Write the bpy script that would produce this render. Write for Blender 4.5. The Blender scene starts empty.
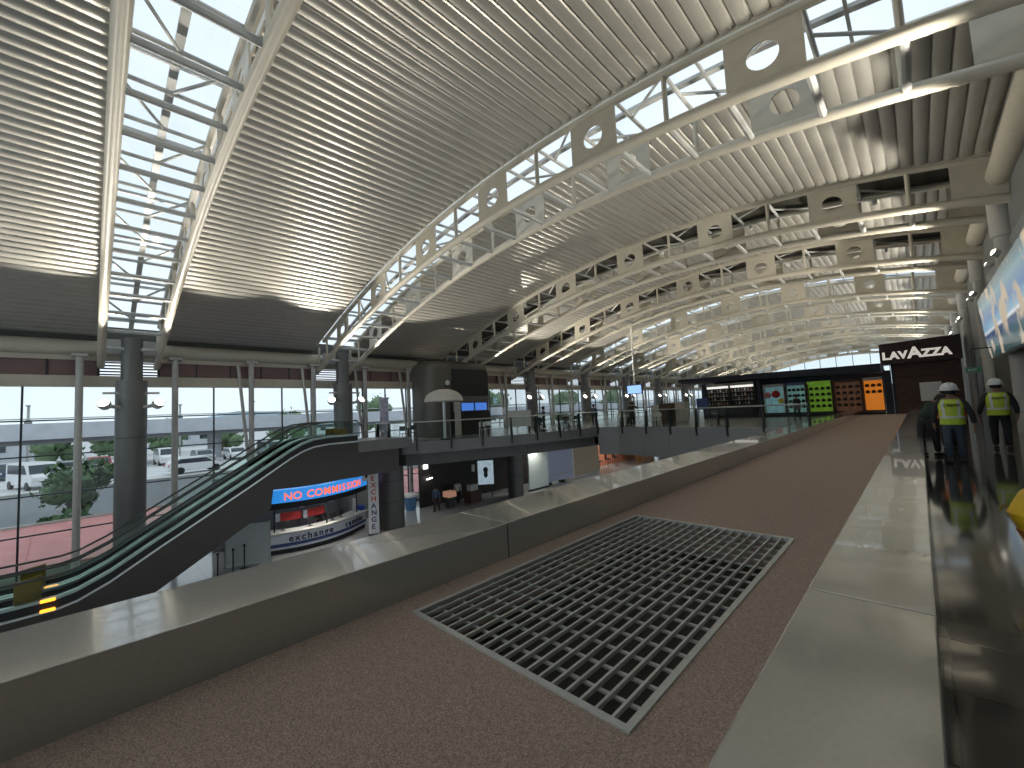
import bpy, bmesh, math, random
from mathutils import Vector, Matrix
random.seed(7)
C = bpy.context.scene.collection
PI = math.pi
LOW, MEZ = -5.0, 0.1          # lower hall floor and mezzanine floor (walkway floor = 0)

# ------------------------------------------------------------------ materials
def nodes(name):
    m = bpy.data.materials.new(name); m.use_nodes = True
    nt = m.node_tree; b = nt.nodes['Principled BSDF']
    return m, nt, b
def mat(name, col, rough=.5, metal=0., var=.08, scale=6., coat=0., bump=0., emit=None, es=0.):
    m, nt, b = nodes(name)
    n = nt.nodes.new('ShaderNodeTexNoise'); n.inputs['Scale'].default_value = scale; n.inputs['Detail'].default_value = 4
    tc = nt.nodes.new('ShaderNodeTexCoord'); nt.links.new(tc.outputs['Object'], n.inputs['Vector'])
    r = nt.nodes.new('ShaderNodeValToRGB')
    c = list(col) + [1]
    r.color_ramp.elements[0].position = .3; r.color_ramp.elements[1].position = .7
    r.color_ramp.elements[0].color = [max(0, v*(1-var)) for v in col] + [1]
    r.color_ramp.elements[1].color = [min(1, v*(1+var)) for v in col] + [1]
    nt.links.new(n.outputs['Fac'], r.inputs['Fac']); nt.links.new(r.outputs['Color'], b.inputs['Base Color'])
    b.inputs['Roughness'].default_value = rough; b.inputs['Metallic'].default_value = metal
    b.inputs['Coat Weight'].default_value = coat; b.inputs['Coat Roughness'].default_value = .03
    if bump:
        bp = nt.nodes.new('ShaderNodeBump'); bp.inputs['Strength'].default_value = bump; bp.inputs['Distance'].default_value = .02
        nt.links.new(n.outputs['Fac'], bp.inputs['Height']); nt.links.new(bp.outputs['Normal'], b.inputs['Normal'])
    if emit:
        b.inputs['Emission Color'].default_value = list(emit) + [1]; b.inputs['Emission Strength'].default_value = es
    return m
def tile_mat(name, col, grout, size, rough, coat=0., mortar=.006, var=.06):
    m, nt, b = nodes(name)
    tc = nt.nodes.new('ShaderNodeTexCoord'); br = nt.nodes.new('ShaderNodeTexBrick')
    br.offset = 0; br.inputs['Scale'].default_value = 1
    br.inputs['Brick Width'].default_value = size[0]; br.inputs['Row Height'].default_value = size[1]
    br.inputs['Mortar Size'].default_value = mortar
    br.inputs['Color1'].default_value = [v*(1-var) for v in col] + [1]; br.inputs['Color2'].default_value = [v*(1+var) for v in col] + [1]
    br.inputs['Mortar'].default_value = list(grout) + [1]
    nt.links.new(tc.outputs['Object'], br.inputs['Vector']); nt.links.new(br.outputs['Color'], b.inputs['Base Color'])
    b.inputs['Roughness'].default_value = rough; b.inputs['Coat Weight'].default_value = coat; b.inputs['Coat Roughness'].default_value = .05
    return m
def glass_mat(name, tint, gloss, rough=.02):
    m = bpy.data.materials.new(name); m.use_nodes = True; nt = m.node_tree; nt.nodes.clear()
    o = nt.nodes.new('ShaderNodeOutputMaterial'); mx = nt.nodes.new('ShaderNodeMixShader')
    t = nt.nodes.new('ShaderNodeBsdfTransparent'); g = nt.nodes.new('ShaderNodeBsdfGlossy'); lw = nt.nodes.new('ShaderNodeLayerWeight')
    mr = nt.nodes.new('ShaderNodeMath'); mr.operation = 'MULTIPLY'; mr.inputs[1].default_value = gloss
    t.inputs['Color'].default_value = list(tint) + [1]; g.inputs['Roughness'].default_value = rough; lw.inputs['Blend'].default_value = .35
    nt.links.new(lw.outputs['Fresnel'], mr.inputs[0]); nt.links.new(mr.outputs[0], mx.inputs['Fac'])
    nt.links.new(t.outputs[0], mx.inputs[1]); nt.links.new(g.outputs[0], mx.inputs[2]); nt.links.new(mx.outputs[0], o.inputs['Surface'])
    return m
M = {}
M['cream'] = mat('cream_paint', (.54, .50, .41), .42, 0, .05, 3)
M['steelgrey'] = mat('pale_grey_paint', (.42, .42, .40), .45, 0, .05, 3)
M['roof'] = mat('satin_roof_metal', (.415, .40, .36), .38, .35, .05, 1.5)
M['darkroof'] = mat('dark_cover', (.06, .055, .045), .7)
M['ledge'] = mat('polished_grey_panel', (.50, .49, .46), .16, .5, .04, 40, coat=.5)
M['carpet'] = mat('brown_carpet', (.43, .325, .262), .95, 0, .42, 120, bump=.6)
M['tile'] = tile_mat('dark_polished_tile', (.085, .081, .070), (.03, .029, .026), (.62, .62), .085, coat=.25)
M['lowfloor'] = tile_mat('pale_glossy_tile', (.38, .39, .39), (.25, .25, .25), (1.2, 1.2), .14)
M['mezfloor'] = tile_mat('grey_mezzanine_tile', (.22, .22, .21), (.1, .1, .1), (.8, .8), .25)
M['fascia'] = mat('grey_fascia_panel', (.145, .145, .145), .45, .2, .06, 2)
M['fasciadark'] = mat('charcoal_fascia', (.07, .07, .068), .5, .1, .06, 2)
M['slate'] = mat('slate_panel', (.225, .228, .232), .5, .1, .04, 1)
M['black'] = mat('black_satin', (.008, .008, .009), .55)
M['darkmetal'] = mat('dark_metal', (.03, .032, .033), .4, .5)
M['brown'] = mat('brown_cladding', (.040, .034, .029), .38, .3, .06, 2)
M['silver'] = mat('brushed_steel', (.5, .52, .51), .28, .9, .05, 20)
M['teal'] = mat('greenish_aluminium', (.30, .38, .36), .3, .7, .05, 10)
M['rubber'] = mat('black_rubber', (.012, .012, .012), .5)
M['handrail'] = mat('dark_grey_rubber', (.07, .08, .078), .35)
M['glass'] = glass_mat('window_glass', (.93, .96, .96), .35)
M['railglass'] = glass_mat('balustrade_glass', (.955, .985, .97), .25)
M['skyglass'] = glass_mat('skylight_glass', (.96, .98, .99), .08)
M['white'] = mat('white_paint', (.78, .78, .77), .4)
M['offwhite'] = mat('off_white', (.6, .6, .57), .5)
M['column'] = mat('grey_column_cladding', (.155, .158, .155), .4, .25, .05, 2)
M['colright'] = mat('pale_column_paint', (.46, .45, .42), .45, 0, .05, 2)
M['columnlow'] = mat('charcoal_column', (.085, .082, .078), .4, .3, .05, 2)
M['maroon'] = mat('maroon_panel', (.20, .125, .118), .55, 0, .06, 2)
M['mullion'] = mat('dark_mullion', (.045, .05, .055), .4, .4)
M['post'] = mat('white_post_paint', (.52, .51, .48), .4)
M['lamp'] = mat('lamp_glow', (1, .95, .8), .4, emit=(1, .92, .76), es=7)
M['lampwhite'] = mat('white_lamp_glow', (1, 1, 1), .4, emit=(1, .97, .92), es=4)
M['ochre'] = mat('ochre_board', (.20, .145, .02), .5)
M['amber'] = mat('amber_light', (1, .45, .05), .4, emit=(1, .33, .02), es=2.2)
M['wallgrey'] = mat('grey_wall_paint', (.17, .175, .175), .5, 0, .04, 2)
M['walldark'] = mat('dark_wall_paint', (.055, .057, .052), .5, 0, .05, 2)
M['panelblue'] = mat('blue_grey_panel', (.25, .28, .30), .5, 0, .04, 1)
M['navy'] = mat('navy_laminate', (.010, .012, .026), .6)
M['wenge'] = mat('dark_brown_wood', (.060, .026, .017), .6, 0, .3, 8)
M['maroonbox'] = mat('dark_maroon_sign', (.028, .009, .011), .6)
M['letter'] = mat('cream_letters', (.85, .80, .72), .4, emit=(1, .92, .84), es=.35)
M['signblue'] = mat('lit_blue_sign', (.03, .28, .65), .3, emit=(.02, .22, .65), es=.75)
M['signred'] = mat('lit_red_letters', (.9, .12, .07), .3, emit=(1, .16, .08), es=.9)
M['navyletter'] = mat('navy_letters', (.015, .02, .07), .4)
M['blueband'] = mat('navy_blue_band', (.03, .06, .19), .4)
M['counterwhite'] = mat('white_counter', (.62, .64, .70), .35)
M['red'] = mat('red_fabric', (.55, .03, .025), .5)
M['redletter'] = mat('red_letters', (.6, .04, .04), .4)
M['monitor'] = mat('blue_screen', (.03, .09, .3), .2, emit=(.06, .17, .55), es=.8)
M['tv'] = mat('pale_blue_screen', (.2, .4, .8), .2, emit=(.28, .48, .95), es=1.)
M['exit'] = mat('green_exit_panel', (.02, .10, .05), .4, emit=(.02, .16, .07), es=.08)
M['hivis'] = mat('hi_vis_yellow', (.50, .62, .05), .6, 0, .1, 8)
M['orangevest'] = mat('hi_vis_orange', (.75, .16, .03), .6)
M['reflect'] = mat('silver_reflective_tape', (.62, .65, .62), .4)
M['helmet'] = mat('white_hard_hat', (.72, .72, .70), .3)
M['skin'] = mat('brown_skin', (.26, .15, .10), .5, 0, .08, 20)
M['hair'] = mat('dark_hair', (.015, .012, .010), .6)
M['shirtdark'] = mat('charcoal_shirt', (.028, .030, .030), .8, 0, .2, 10)
M['shirtgreen'] = mat('bottle_green_shirt', (.012, .028, .018), .8, 0, .2, 10)
M['shirtblue'] = mat('blue_shirt', (.05, .08, .16), .8, 0, .2, 10)
M['shirtwhite'] = mat('pale_shirt', (.45, .45, .42), .8, 0, .1, 10)
M['jeans'] = mat('blue_jeans', (.055, .075, .105), .85, 0, .25, 12)
M['trousers'] = mat('black_trousers', (.018, .018, .02), .8, 0, .2, 12)
M['shoe'] = mat('black_shoes', (.012, .012, .012), .4)
M['yellowbag'] = mat('yellow_bag_fabric', (.78, .47, .02), .5, 0, .12, 14)
M['orangebag'] = mat('orange_bag_base', (.42, .13, .02), .5)
M['canvas'] = mat('pale_canvas', (.50, .47, .43), .7)
M['asphalt'] = mat('pale_asphalt', (.56, .56, .56), .9, 0, .1, .6)
M['concrete'] = mat('pale_concrete', (.5, .52, .56), .8, 0, .08, .8)
M['concdark'] = mat('dark_grey_concrete', (.22, .23, .24), .8, 0, .1, .8)  # darker concrete tone for the road beam, roofs and pole collars
M['awning'] = mat('pink_awning', (.62, .27, .26), .6, 0, .08, 1.2)
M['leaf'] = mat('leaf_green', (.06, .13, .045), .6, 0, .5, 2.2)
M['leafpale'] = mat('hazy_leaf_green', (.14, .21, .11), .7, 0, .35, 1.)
M['bark'] = mat('bark', (.12, .09, .06), .8)
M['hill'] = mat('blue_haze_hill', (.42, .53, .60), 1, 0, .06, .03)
M['carwhite'] = mat('white_car_paint', (.75, .75, .76), .25)
M['carsilver'] = mat('silver_car_paint', (.42, .44, .46), .25, .4)
M['carred'] = mat('red_car_paint', (.40, .06, .06), .3)
M['cardark'] = mat('dark_blue_car_paint', (.05, .07, .12), .3)
M['carglass'] = mat('dark_car_glass', (.04, .05, .06), .1)
M['lav'] = mat('lavender_panel', (.50, .54, .72), .5, 0, .03, 1)
M['mint'] = mat('pale_green_panel', (.62, .70, .66), .5, 0, .03, 1)
M['beige'] = mat('beige_wall', (.52, .42, .29), .6, 0, .05, 1)
M['orangewall'] = mat('salmon_orange_wall', (.62, .23, .12), .6, 0, .05, 1)
M['binblue'] = mat('blue_bin', (.08, .20, .36), .5)
M['teallaminate'] = mat('teal_back_panel', (.22, .42, .42), .5, 0, .1, 6)
M['greenback'] = mat('lime_green_glow_panel', (.20, .40, .03), .5, 0, .25, 3, emit=(.20, .40, .03), es=.2)  # emission on the cabinet back panels is added brightness, no lamp
M['orangeback'] = mat('bright_orange_glow_panel', (.85, .26, .03), .5, 0, .08, 4, emit=(.9, .26, .02), es=.35)
M['brownback'] = mat('cocoa_glow_panel', (.2, .095, .045), .5, 0, .5, 7, emit=(.22, .10, .05), es=.12)
M['tealback'] = mat('sea_green_glow_panel', (.22, .40, .37), .5, 0, .3, 4, emit=(.2, .4, .37), es=.2)
M['aquaback'] = mat('aqua_glow_panel', (.24, .40, .42), .5, 0, .45, 3, emit=(.2, .38, .4), es=.2)
M['pink'] = mat('pink_gift', (.75, .25, .28), .4)
M['yellow'] = mat('yellow_gift', (.75, .6, .08), .4)
M['pit'] = mat('dark_duct', (.012, .012, .011), .6)
M['grate'] = mat('grey_aluminium', (.55, .55, .52), .4, .2, .06, 30)

# ------------------------------------------------------------------ mesh helpers
def obj(name, bm, m, parent=None, smooth=False, loc=None, rotz=0):
    me = bpy.data.meshes.new(name)
    bmesh.ops.recalc_face_normals(bm, faces=bm.faces)
    bm.to_mesh(me); bm.free()
    ms = m if isinstance(m, (list, tuple)) else [m]
    for x in ms: me.materials.append(x)
    if smooth:
        for p in me.polygons: p.use_smooth = True
        try: me.set_sharp_from_angle(angle=math.radians(40))
        except Exception: pass
    o = bpy.data.objects.new(name, me); C.objects.link(o)
    if parent: o.parent = parent
    if loc: o.location = loc
    if rotz: o.rotation_euler.z = rotz
    return o
def tag(o, label, cat, group=None):
    o['label'] = label; o['category'] = cat
    if group: o['group'] = group
    return o
def struct(o, label=None):
    o['kind'] = 'structure'
    if label: o['label'] = label
    return o
def thing(name, label, cat, loc=(0, 0, 0), rotz=0, group=None):
    o = bpy.data.objects.new(name, None); C.objects.link(o); o.empty_display_size = .2
    o.location = loc; o.rotation_euler.z = rotz
    return tag(o, label, cat, group)
def dup(root, loc, label=None, rotz=None, group=None):
    r = root.copy(); C.objects.link(r); r.location = loc
    if rotz is not None: r.rotation_euler.z = rotz
    if label: r['label'] = label
    if group: r['group'] = group
    for ch in list(root.children):
        c = ch.copy(); C.objects.link(c); c.parent = r
        for g in list(ch.children):
            d = g.copy(); C.objects.link(d); d.parent = c
    return r
NB = bmesh.new
def box(bm, x0, x1, y0, y1, z0, z1, bev=0):
    vs = [bm.verts.new(p) for p in ((x0,y0,z0),(x1,y0,z0),(x1,y1,z0),(x0,y1,z0),(x0,y0,z1),(x1,y0,z1),(x1,y1,z1),(x0,y1,z1))]
    fs = [bm.faces.new([vs[i] for i in q]) for q in ((0,3,2,1),(4,5,6,7),(0,1,5,4),(1,2,6,5),(2,3,7,6),(3,0,4,7))]
    if bev:
        es = list({e for f in fs for e in f.edges})
        bmesh.ops.bevel(bm, geom=es, offset=bev, segments=2, affect='EDGES', profile=.5)
    return bm
def obox(bm, c, ax, ay, az):   # oriented box: centre and three half-axis vectors
    c, ax, ay, az = Vector(c), Vector(ax), Vector(ay), Vector(az)
    vs = [bm.verts.new(c + sx*ax + sy*ay + sz*az) for sz in (-1,1) for sx, sy in ((-1,-1),(1,-1),(1,1),(-1,1))]
    for q in ((0,3,2,1),(4,5,6,7),(0,1,5,4),(1,2,6,5),(2,3,7,6),(3,0,4,7)): bm.faces.new([vs[i] for i in q])
    return bm
def tube(bm, pts, r, n=8, cap=True):
    pts = [Vector(p) for p in pts]; rings = []
    rr = r if isinstance(r, (list, tuple)) else [r]*len(pts)
    up = None
    for i, p in enumerate(pts):
        t = (pts[min(i+1, len(pts)-1)] - pts[max(i-1, 0)]).normalized()
        if up is None: up = Vector((0,1,0)) if abs(t.y) < .9 else Vector((0,0,1))
        u = (up - t*up.dot(t)).normalized(); w = t.cross(u); up = u
        rings.append([bm.verts.new(p + rr[i]*(math.cos(2*PI*k/n)*u + math.sin(2*PI*k/n)*w)) for k in range(n)])
    for a, b in zip(rings, rings[1:]):
        for k in range(n): bm.faces.new((a[k], a[(k+1)%n], b[(k+1)%n], b[k]))
    if cap:
        bm.faces.new(rings[0][::-1]); bm.faces.new(rings[-1])
    return bm
def bar(bm, a, b, r, n=8): return tube(bm, [a, b], r, n)
def lathe(bm, prof, n=20, c=(0,0,0), sx=1, sy=1):
    rings = []
    for r, z in prof:
        rings.append([bm.verts.new((c[0]+sx*r*math.cos(2*PI*k/n), c[1]+sy*r*math.sin(2*PI*k/n), c[2]+z)) for k in range(n)])
    for a, b in zip(rings, rings[1:]):
        for k in range(n): bm.faces.new((a[k], a[(k+1)%n], b[(k+1)%n], b[k]))
    bm.faces.new(rings[0][::-1]); bm.faces.new(rings[-1])
    return bm
def prism(bm, poly, axis, d0, d1):   # extrude a 2-D polygon along an axis ('x': poly=(y,z), 'y': poly=(x,z), 'z': poly=(x,y))
    f = {'x': lambda p, d: (d, p[0], p[1]), 'y': lambda p, d: (p[0], d, p[1]), 'z': lambda p, d: (p[0], p[1], d)}[axis]
    a = [bm.verts.new(f(p, d0)) for p in poly]; b = [bm.verts.new(f(p, d1)) for p in poly]
    n = len(poly)
    for i in range(n): bm.faces.new((a[i], a[(i+1)%n], b[(i+1)%n], b[i]))
    bm.faces.new(a[::-1]); bm.faces.new(b)
    return bm
def strip(bm, line, axis, d0, d1, t):  # a thickened open polyline (its normal thickness t, upward) extruded along an axis
    low = [(p[0], p[1]) for p in line]; hi = [(p[0], p[1]+t) for p in line]
    for i in range(len(line)-1):
        prism(bm, [low[i], low[i+1], hi[i+1], hi[i]], axis, d0, d1)
    return bm
def text(name, s, size, m, parent, mat4, extrude=.01, spacing=1., align='LEFT', sx=1., bold=0.):
    cu = bpy.data.curves.new(name, 'FONT'); cu.body = s; cu.size = size; cu.extrude = extrude; cu.space_character = spacing
    cu.align_x = align; cu.offset = bold
    cu.materials.append(m)
    tmp = bpy.data.objects.new(name, cu); me = bpy.data.meshes.new_from_object(tmp); bpy.data.objects.remove(tmp)
    if not me.materials: me.materials.append(m)
    o = bpy.data.objects.new(name, me); C.objects.link(o)
    o.parent = parent; o.matrix_local = mat4 @ Matrix.Diagonal((sx, 1, 1, 1))
    return o
def face_mat(origin, right, up):      # local x = right, y = up, z = towards the reader
    r = Vector(right).normalized(); u = Vector(up).normalized(); n = r.cross(u)
    m = Matrix((r, u, n)).transposed().to_4x4(); m.translation = Vector(origin)
    return m

# ------------------------------------------------------------------ hall dimensions
def arc(X):
    d = X + 8.2
    return 8.98 - .01147*d*d + 3e-6*d**4
DEP = 1.45                      # truss depth
XL, XR = -28.5, 2.5
FRONT = [0.28, 10.5, 20.9, 29.0, 38.2, 47.3, 56.6, 66.0, 75.5, 85.2, 95.0]
W = 2.1
SKY = [True, True, False, False] + [True]*7
YB, YE = -9.8, 108.0
LETTERS = ['first', 'second', 'third', 'fourth', 'fifth', 'sixth', 'seventh', 'eighth', 'ninth', 'tenth', 'eleventh']

# ---- floors, carpet strip, ledges
struct(obj('floor', box(NB(), -.03, 2.75, YB, 40, -.3, 0), M['tile']), 'dark polished tiled walkway on the right')
bm = NB()
gx0, gx1, gy0, gy1 = -2.70, -1.02, 1.65, 4.91
for a in ((-2.95, gx0, YB, 38), (gx1, -.54, YB, 38), (gx0, gx1, YB, gy0), (gx0, gx1, gy1, 38)): box(bm, a[0], a[1], a[2], a[3], -.3, .12)
struct(obj('floor_carpet', bm, M['carpet']), 'raised brown carpet strip between the two stone ledges')
struct(obj('trim_1', box(NB(), gx0-.01, gx1+.01, gy0-.01, gy1+.01, -.35, -.24), M['pit']), 'dark duct below the floor grate')
JY = [YB, -3.1, 2.85, 8.8, 14.8, 20.8, 26.8, 32.8, 38]
for y in JY[1:-1]:
    bm = NB(); box(bm, -3.697, -2.953, y-.007, y+.007, -1.5, .446); box(bm, -.537, -.033, y-.007, y+.007, .1, .446)
    struct(obj('ledge_joint', bm, M['pit']), 'dark joint between ledge stones')
for i in range(len(JY)-1):
    struct(obj('ledge', box(NB(), -3.70, -2.95, JY[i]+.006, JY[i+1]-.006, -1.6, .45, .008), M['ledge']), 'low grey stone ledge along the left of the brown carpet')
    struct(obj('ledge', box(NB(), -.54, -.03, JY[i]+.006-.25*0, JY[i+1]-.006, -.3, .45, .008), M['ledge']), 'low grey stone ledge between carpet and tiled walkway')
struct(obj('floor_lower', box(NB(), -28.6, -3.75, YB, YE, LOW-.3, LOW), M['lowfloor']), 'pale glossy floor of the lower hall')

# ---- floor grate
g = thing('floor_grate', 'large rectangular metal air grate set in the brown carpet', 'grate', ((gx0+gx1)/2, gy0, .12))
bm = NB(); hx = (gx1-gx0)/2; L = gy1-gy0
box(bm, -hx-.018, -hx+.018, -.018, L+.018, -.03, .010); box(bm, hx-.018, hx+.018, -.018, L+.018, -.03, .010)
box(bm, -hx+.018, hx-.018, -.018, .018, -.03, .010); box(bm, -hx+.018, hx-.018, L-.018, L+.018, -.03, .010)
obj('frame', bm, M['grate'], g)
for k in range(1, 19):
    x = -hx + 2*hx*k/19
    obj('blade', box(NB(), x-.007, x+.007, .018, L-.018, -.018, .006), M['grate'], g)
for k in range(1, 18):
    y = L*k/18
    obj('cross_bar', box(NB(), -hx+.018, hx-.018, y-.010, y+.010, -.032, -.019), M['grate'], g)

# ---- roof sheets (scalloped metal), one per bay
def roof_sheet(y0, y1):
    bm = NB(); s = .355; X = XL - .1; prof = []
    steps = 8
    n = int((XR - X)/s) + 1
    for i in range(n):
        for k in range(steps):
            u = k/steps; x = X + (i+u)*s
            prof.append((x, arc(x) + DEP + .115 - .085*math.sin(PI*u)**.5))
    prof.append((X+n*s, arc(X+n*s)+DEP+.12))
    lo = [(bm.verts.new((x, y0, z)), bm.verts.new((x, y1, z))) for x, z in prof]
    hi = [(bm.verts.new((x, y0, arc(x)+DEP+.25)), bm.verts.new((x, y1, arc(x)+DEP+.25))) for x, z in prof]
    for i in range(len(prof)-1):
        bm.faces.new((lo[i][0], lo[i][1], lo[i+1][1], lo[i+1][0]))
        bm.faces.new((hi[i][0], hi[i+1][0], hi[i+1][1], hi[i][1]))
        bm.faces.new((lo[i][0], lo[i+1][0], hi[i+1][0], hi[i][0]))
        bm.faces.new((lo[i][1], hi[i][1], hi[i+1][1], lo[i+1][1]))
    return bm
edges = [YB] + FRONT
for i in range(len(FRONT)+1):
    y0 = YB if i == 0 else FRONT[i-1] + W + .2
    y1 = FRONT[i] - (.2 if i else .02) if i < len(FRONT) else YE
    o = None
    cs_ = struct(obj('ceiling_%d' % (i+1), roof_sheet(y0, y1), M['roof'], smooth=False), 'ribbed cream metal vault between two trusses')
    bm = NB()
    for yy in (y0-.02, y1-.02): strip(bm, [(XL+.1+q*(XR-XL-.1)/60, arc(XL+.1+q*(XR-XL-.1)/60)+DEP+.01) for q in range(61)], 'y', yy, yy+.04, .2)
    obj('edge_trim', bm, M['cream'], cs_)
# ---- skylights / solid covers above the trusses
xs = [XL + .3 + i*(XR-XL-.3)/42 for i in range(43)]
for i, Y in enumerate(FRONT):
    y0, y1 = Y-.34, Y+W+.34
    bm = NB()
    strip(bm, [(x, arc(x)+DEP+.27) for x in xs], 'y', y0, y1, .02 if SKY[i] else .1)
    if SKY[i]:
        sk = struct(obj('skylight_%d' % (i+1), bm, M['skyglass']), 'curved glass skylight above a roof truss')
        bm = NB(); strip(bm, [(x, arc(x)+DEP+.19) for x in xs], 'y', Y+W/2-.09, Y+W/2+.09, .1)
        strip(bm, [(x, arc(x)+DEP+.17) for x in xs], 'y', y0, y0+.05, .12); strip(bm, [(x, arc(x)+DEP+.17) for x in xs], 'y', y1-.05, y1, .12)
        obj('mullion', bm, M['steelgrey'], sk)
        bm = NB()
        for k in range(-1, 10):
            x = -24.3 + 2.98*k
            if x < XR: obox(bm, (x, Y+W/2, arc(x)+DEP+.23), (.035, 0, 0), (0, W/2+.3, 0), (0, 0, .05))
        obj('glazing_bar', bm, M['steelgrey'], sk)
    else:
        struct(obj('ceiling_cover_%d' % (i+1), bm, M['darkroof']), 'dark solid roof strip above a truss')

# ---- roof trusses
CK = [-24.3 + 4.48*k for k in range(6)]
cx = [XL + (XR+.5-XL)*i/48 for i in range(49)]
def chord_pts(dz, y, x0=XL, x1=XR+.5): return [(x, y, arc(x)+dz) for x in cx if x0-.01 <= x <= x1+.01]
def plate(c, y, hw=.78):
    bm = NB(); N = 24; r = .33; cz = arc(c)+DEP/2; sl = (arc(c+.1)-arc(c-.1))/.2
    def outer(a):
        ca, sa = math.cos(a), math.sin(a)
        k = min(hw/abs(ca) if abs(ca) > 1e-6 else 9e9, (DEP/2)/abs(sa) if abs(sa) > 1e-6 else 9e9)
        return ca*k, sa*k
    angs = sorted({2*PI*k/N for k in range(N)} | {math.atan2(sy*DEP/2, sx*hw) % (2*PI) for sx in (1,-1) for sy in (1,-1)})
    n = len(angs); R = []
    for yy in (y-.02, y+.02):
        ro = []; ri = []
        for a in angs:
            ox, oz = outer(a)
            ro.append(bm.verts.new((c+ox, yy, cz+oz+sl*ox))); ri.append(bm.verts.new((c+r*math.cos(a), yy, cz+r*math.sin(a)+sl*r*math.cos(a))))
        R.append((ro, ri))
    for k in range(n):
        j = (k+1) % n
        for ro, ri in R: bm.faces.new((ro[k], ro[j], ri[j], ri[k]))
        bm.faces.new((R[0][1][k], R[0][1][j], R[1][1][j], R[1][1][k]))
        bm.faces.new((R[0][0][k], R[0][0][j], R[1][0][j], R[1][0][k]))
    return bm
def make_truss():
    t = thing('roof_truss', '', 'truss', (0, FRONT[0], 0), 0, 'arched roof trusses spanning the hall')
    for y in (0, W):
        obj('bottom_chord', tube(NB(), chord_pts(0, y), .15, 10), M['cream'], t, True)
        obj('top_chord', tube(NB(), chord_pts(DEP, y, -27.3), .12, 8), M['cream'], t, True)
        for c in CK: obj('web_plate', plate(c, y), M['cream'], t)
        posts = [-26.7, -28.0] + [c+2.24 for c in CK[:-1]] + [CK[-1]+2.2]
        for x in posts: obj('web_post', bar(NB(), (x, y, arc(x)), (x, y, arc(x)+DEP), .07), M['cream'], t, True)
        bm = NB(); x0, x1 = 1.35, XR+.2
        prism(bm, [(x0, arc(x0)), (x1, arc(x1)), (x1, arc(x1)+DEP), (x0, arc(x0)+DEP)], 'y', y-.02, y+.02)
        obj('end_plate', bm, M['cream'], t)
    node = []
    for c in CK: node += [c-.78, c+.78, c+2.24]
    node = [-26.7] + node
    for k, x in enumerate(node):
        if x > XR: continue
        obj('cross_tube', bar(NB(), (x, 0, arc(x)), (x, W, arc(x)), .085), M['steelgrey'], t, True)
        obj('top_tie', bar(NB(), (x, 0, arc(x)+DEP), (x, W, arc(x)+DEP), .06), M['steelgrey'], t, True)
        if k+1 < len(node) and node[k+1] < XR:
            x2 = node[k+1]; a, b = (0, W) if k % 2 else (W, 0)
            obj('brace', bar(NB(), (x, W/2, arc(x)+DEP), (x2, b, arc(x2)+DEP), .045, 6), M['steelgrey'], t, True)
    bm = NB(); box(bm, -27.75, -27.65, .12, W-.12, arc(-27.7)+.25, arc(-27.7)+.95)
    obj('tie_plate', bm, M['steelgrey'], t)
    return t
tr = make_truss()
lab = ['nearest arched roof truss, seen from below at left with sky between its tubes',
       'large arched roof truss across the middle of the hall with sky in its upper openings',
       'third arched roof truss, with dark roof behind its round holes', 'fourth arched roof truss, dark behind its openings, just beyond the third',
       'fifth arched roof truss, first bright skylit one beyond the two dark ones', 'sixth arched roof truss, second skylit one beyond the dark pair',
       'seventh arched roof truss, third skylit one beyond the dark pair', 'eighth arched roof truss, fourth from the far end of the hall', 'ninth arched roof truss, third from the far end of the hall', 'tenth arched roof truss, second from the far end of the hall', 'eleventh arched roof truss, farthest one at the end of the hall']
tr['label'] = lab[0]
for i in range(1, len(FRONT)): dup(tr, (0, FRONT[i], 0), lab[i])
# pipes with small lamps inside the two dark trusses
for i in (2, 3):
    y = FRONT[i] + W/2
    p = thing('light_pipe', 'thin pipe with small lamps running inside the %s roof truss' % LETTERS[i], 'pipe light', (0, y, 0), 0, 'lamp pipes inside the dark trusses')
    obj('pipe', tube(NB(), [(x, .4, arc(x)+1.15) for x in cx if -26 < x < 1.2], .05, 6), M['offwhite'], p, True)
    for c in CK:
        x = c + 1.2
        obj('lamp', lathe(NB(), [(.03, 0), (.10, -.05), (.11, -.2), (.06, -.24)], 10, (x, .4, arc(x)+1.12)), M['offwhite'], p, True)

# ---- left window wall
struct(obj('trim_2', tube(NB(), [(XL, YB, 5.62), (XL, YE, 5.62)], .37, 16), M['cream'], smooth=True), 'round cream eaves tube along the left wall')
struct(obj('trim_3', tube(NB(), [(XR, YB, 8.55), (XR, YE, 8.55)], .37, 16), M['cream'], smooth=True), 'round cream eaves tube along the right wall')
struct(obj('wall_left_head', box(NB(), XL-.25, XL+.1, YB, YE, 3.74, 4.27), M['cream']), 'cream head beam above the left windows')
struct(obj('wall_left_rail', box(NB(), XL-.15, XL+.05, YB, YE, 5.02, 5.25), M['cream']), 'cream rail below the eaves tube')
struct(obj('wall_left_top', box(NB(), XL-.3, XL-.02, YB, YE, 5.8, 6.75), M['walldark']), 'dark strip between the eaves tube and the vault')
struct(obj('wall_right_top', box(NB(), XR+.1, XR+.3, YB, YE, 8.5, 9.8), M['walldark']), 'dark strip above the right eaves tube')
CY = [y + W/2 for y in FRONT]
def near_col(y): return min(abs(y-c) for c in CY)
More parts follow.
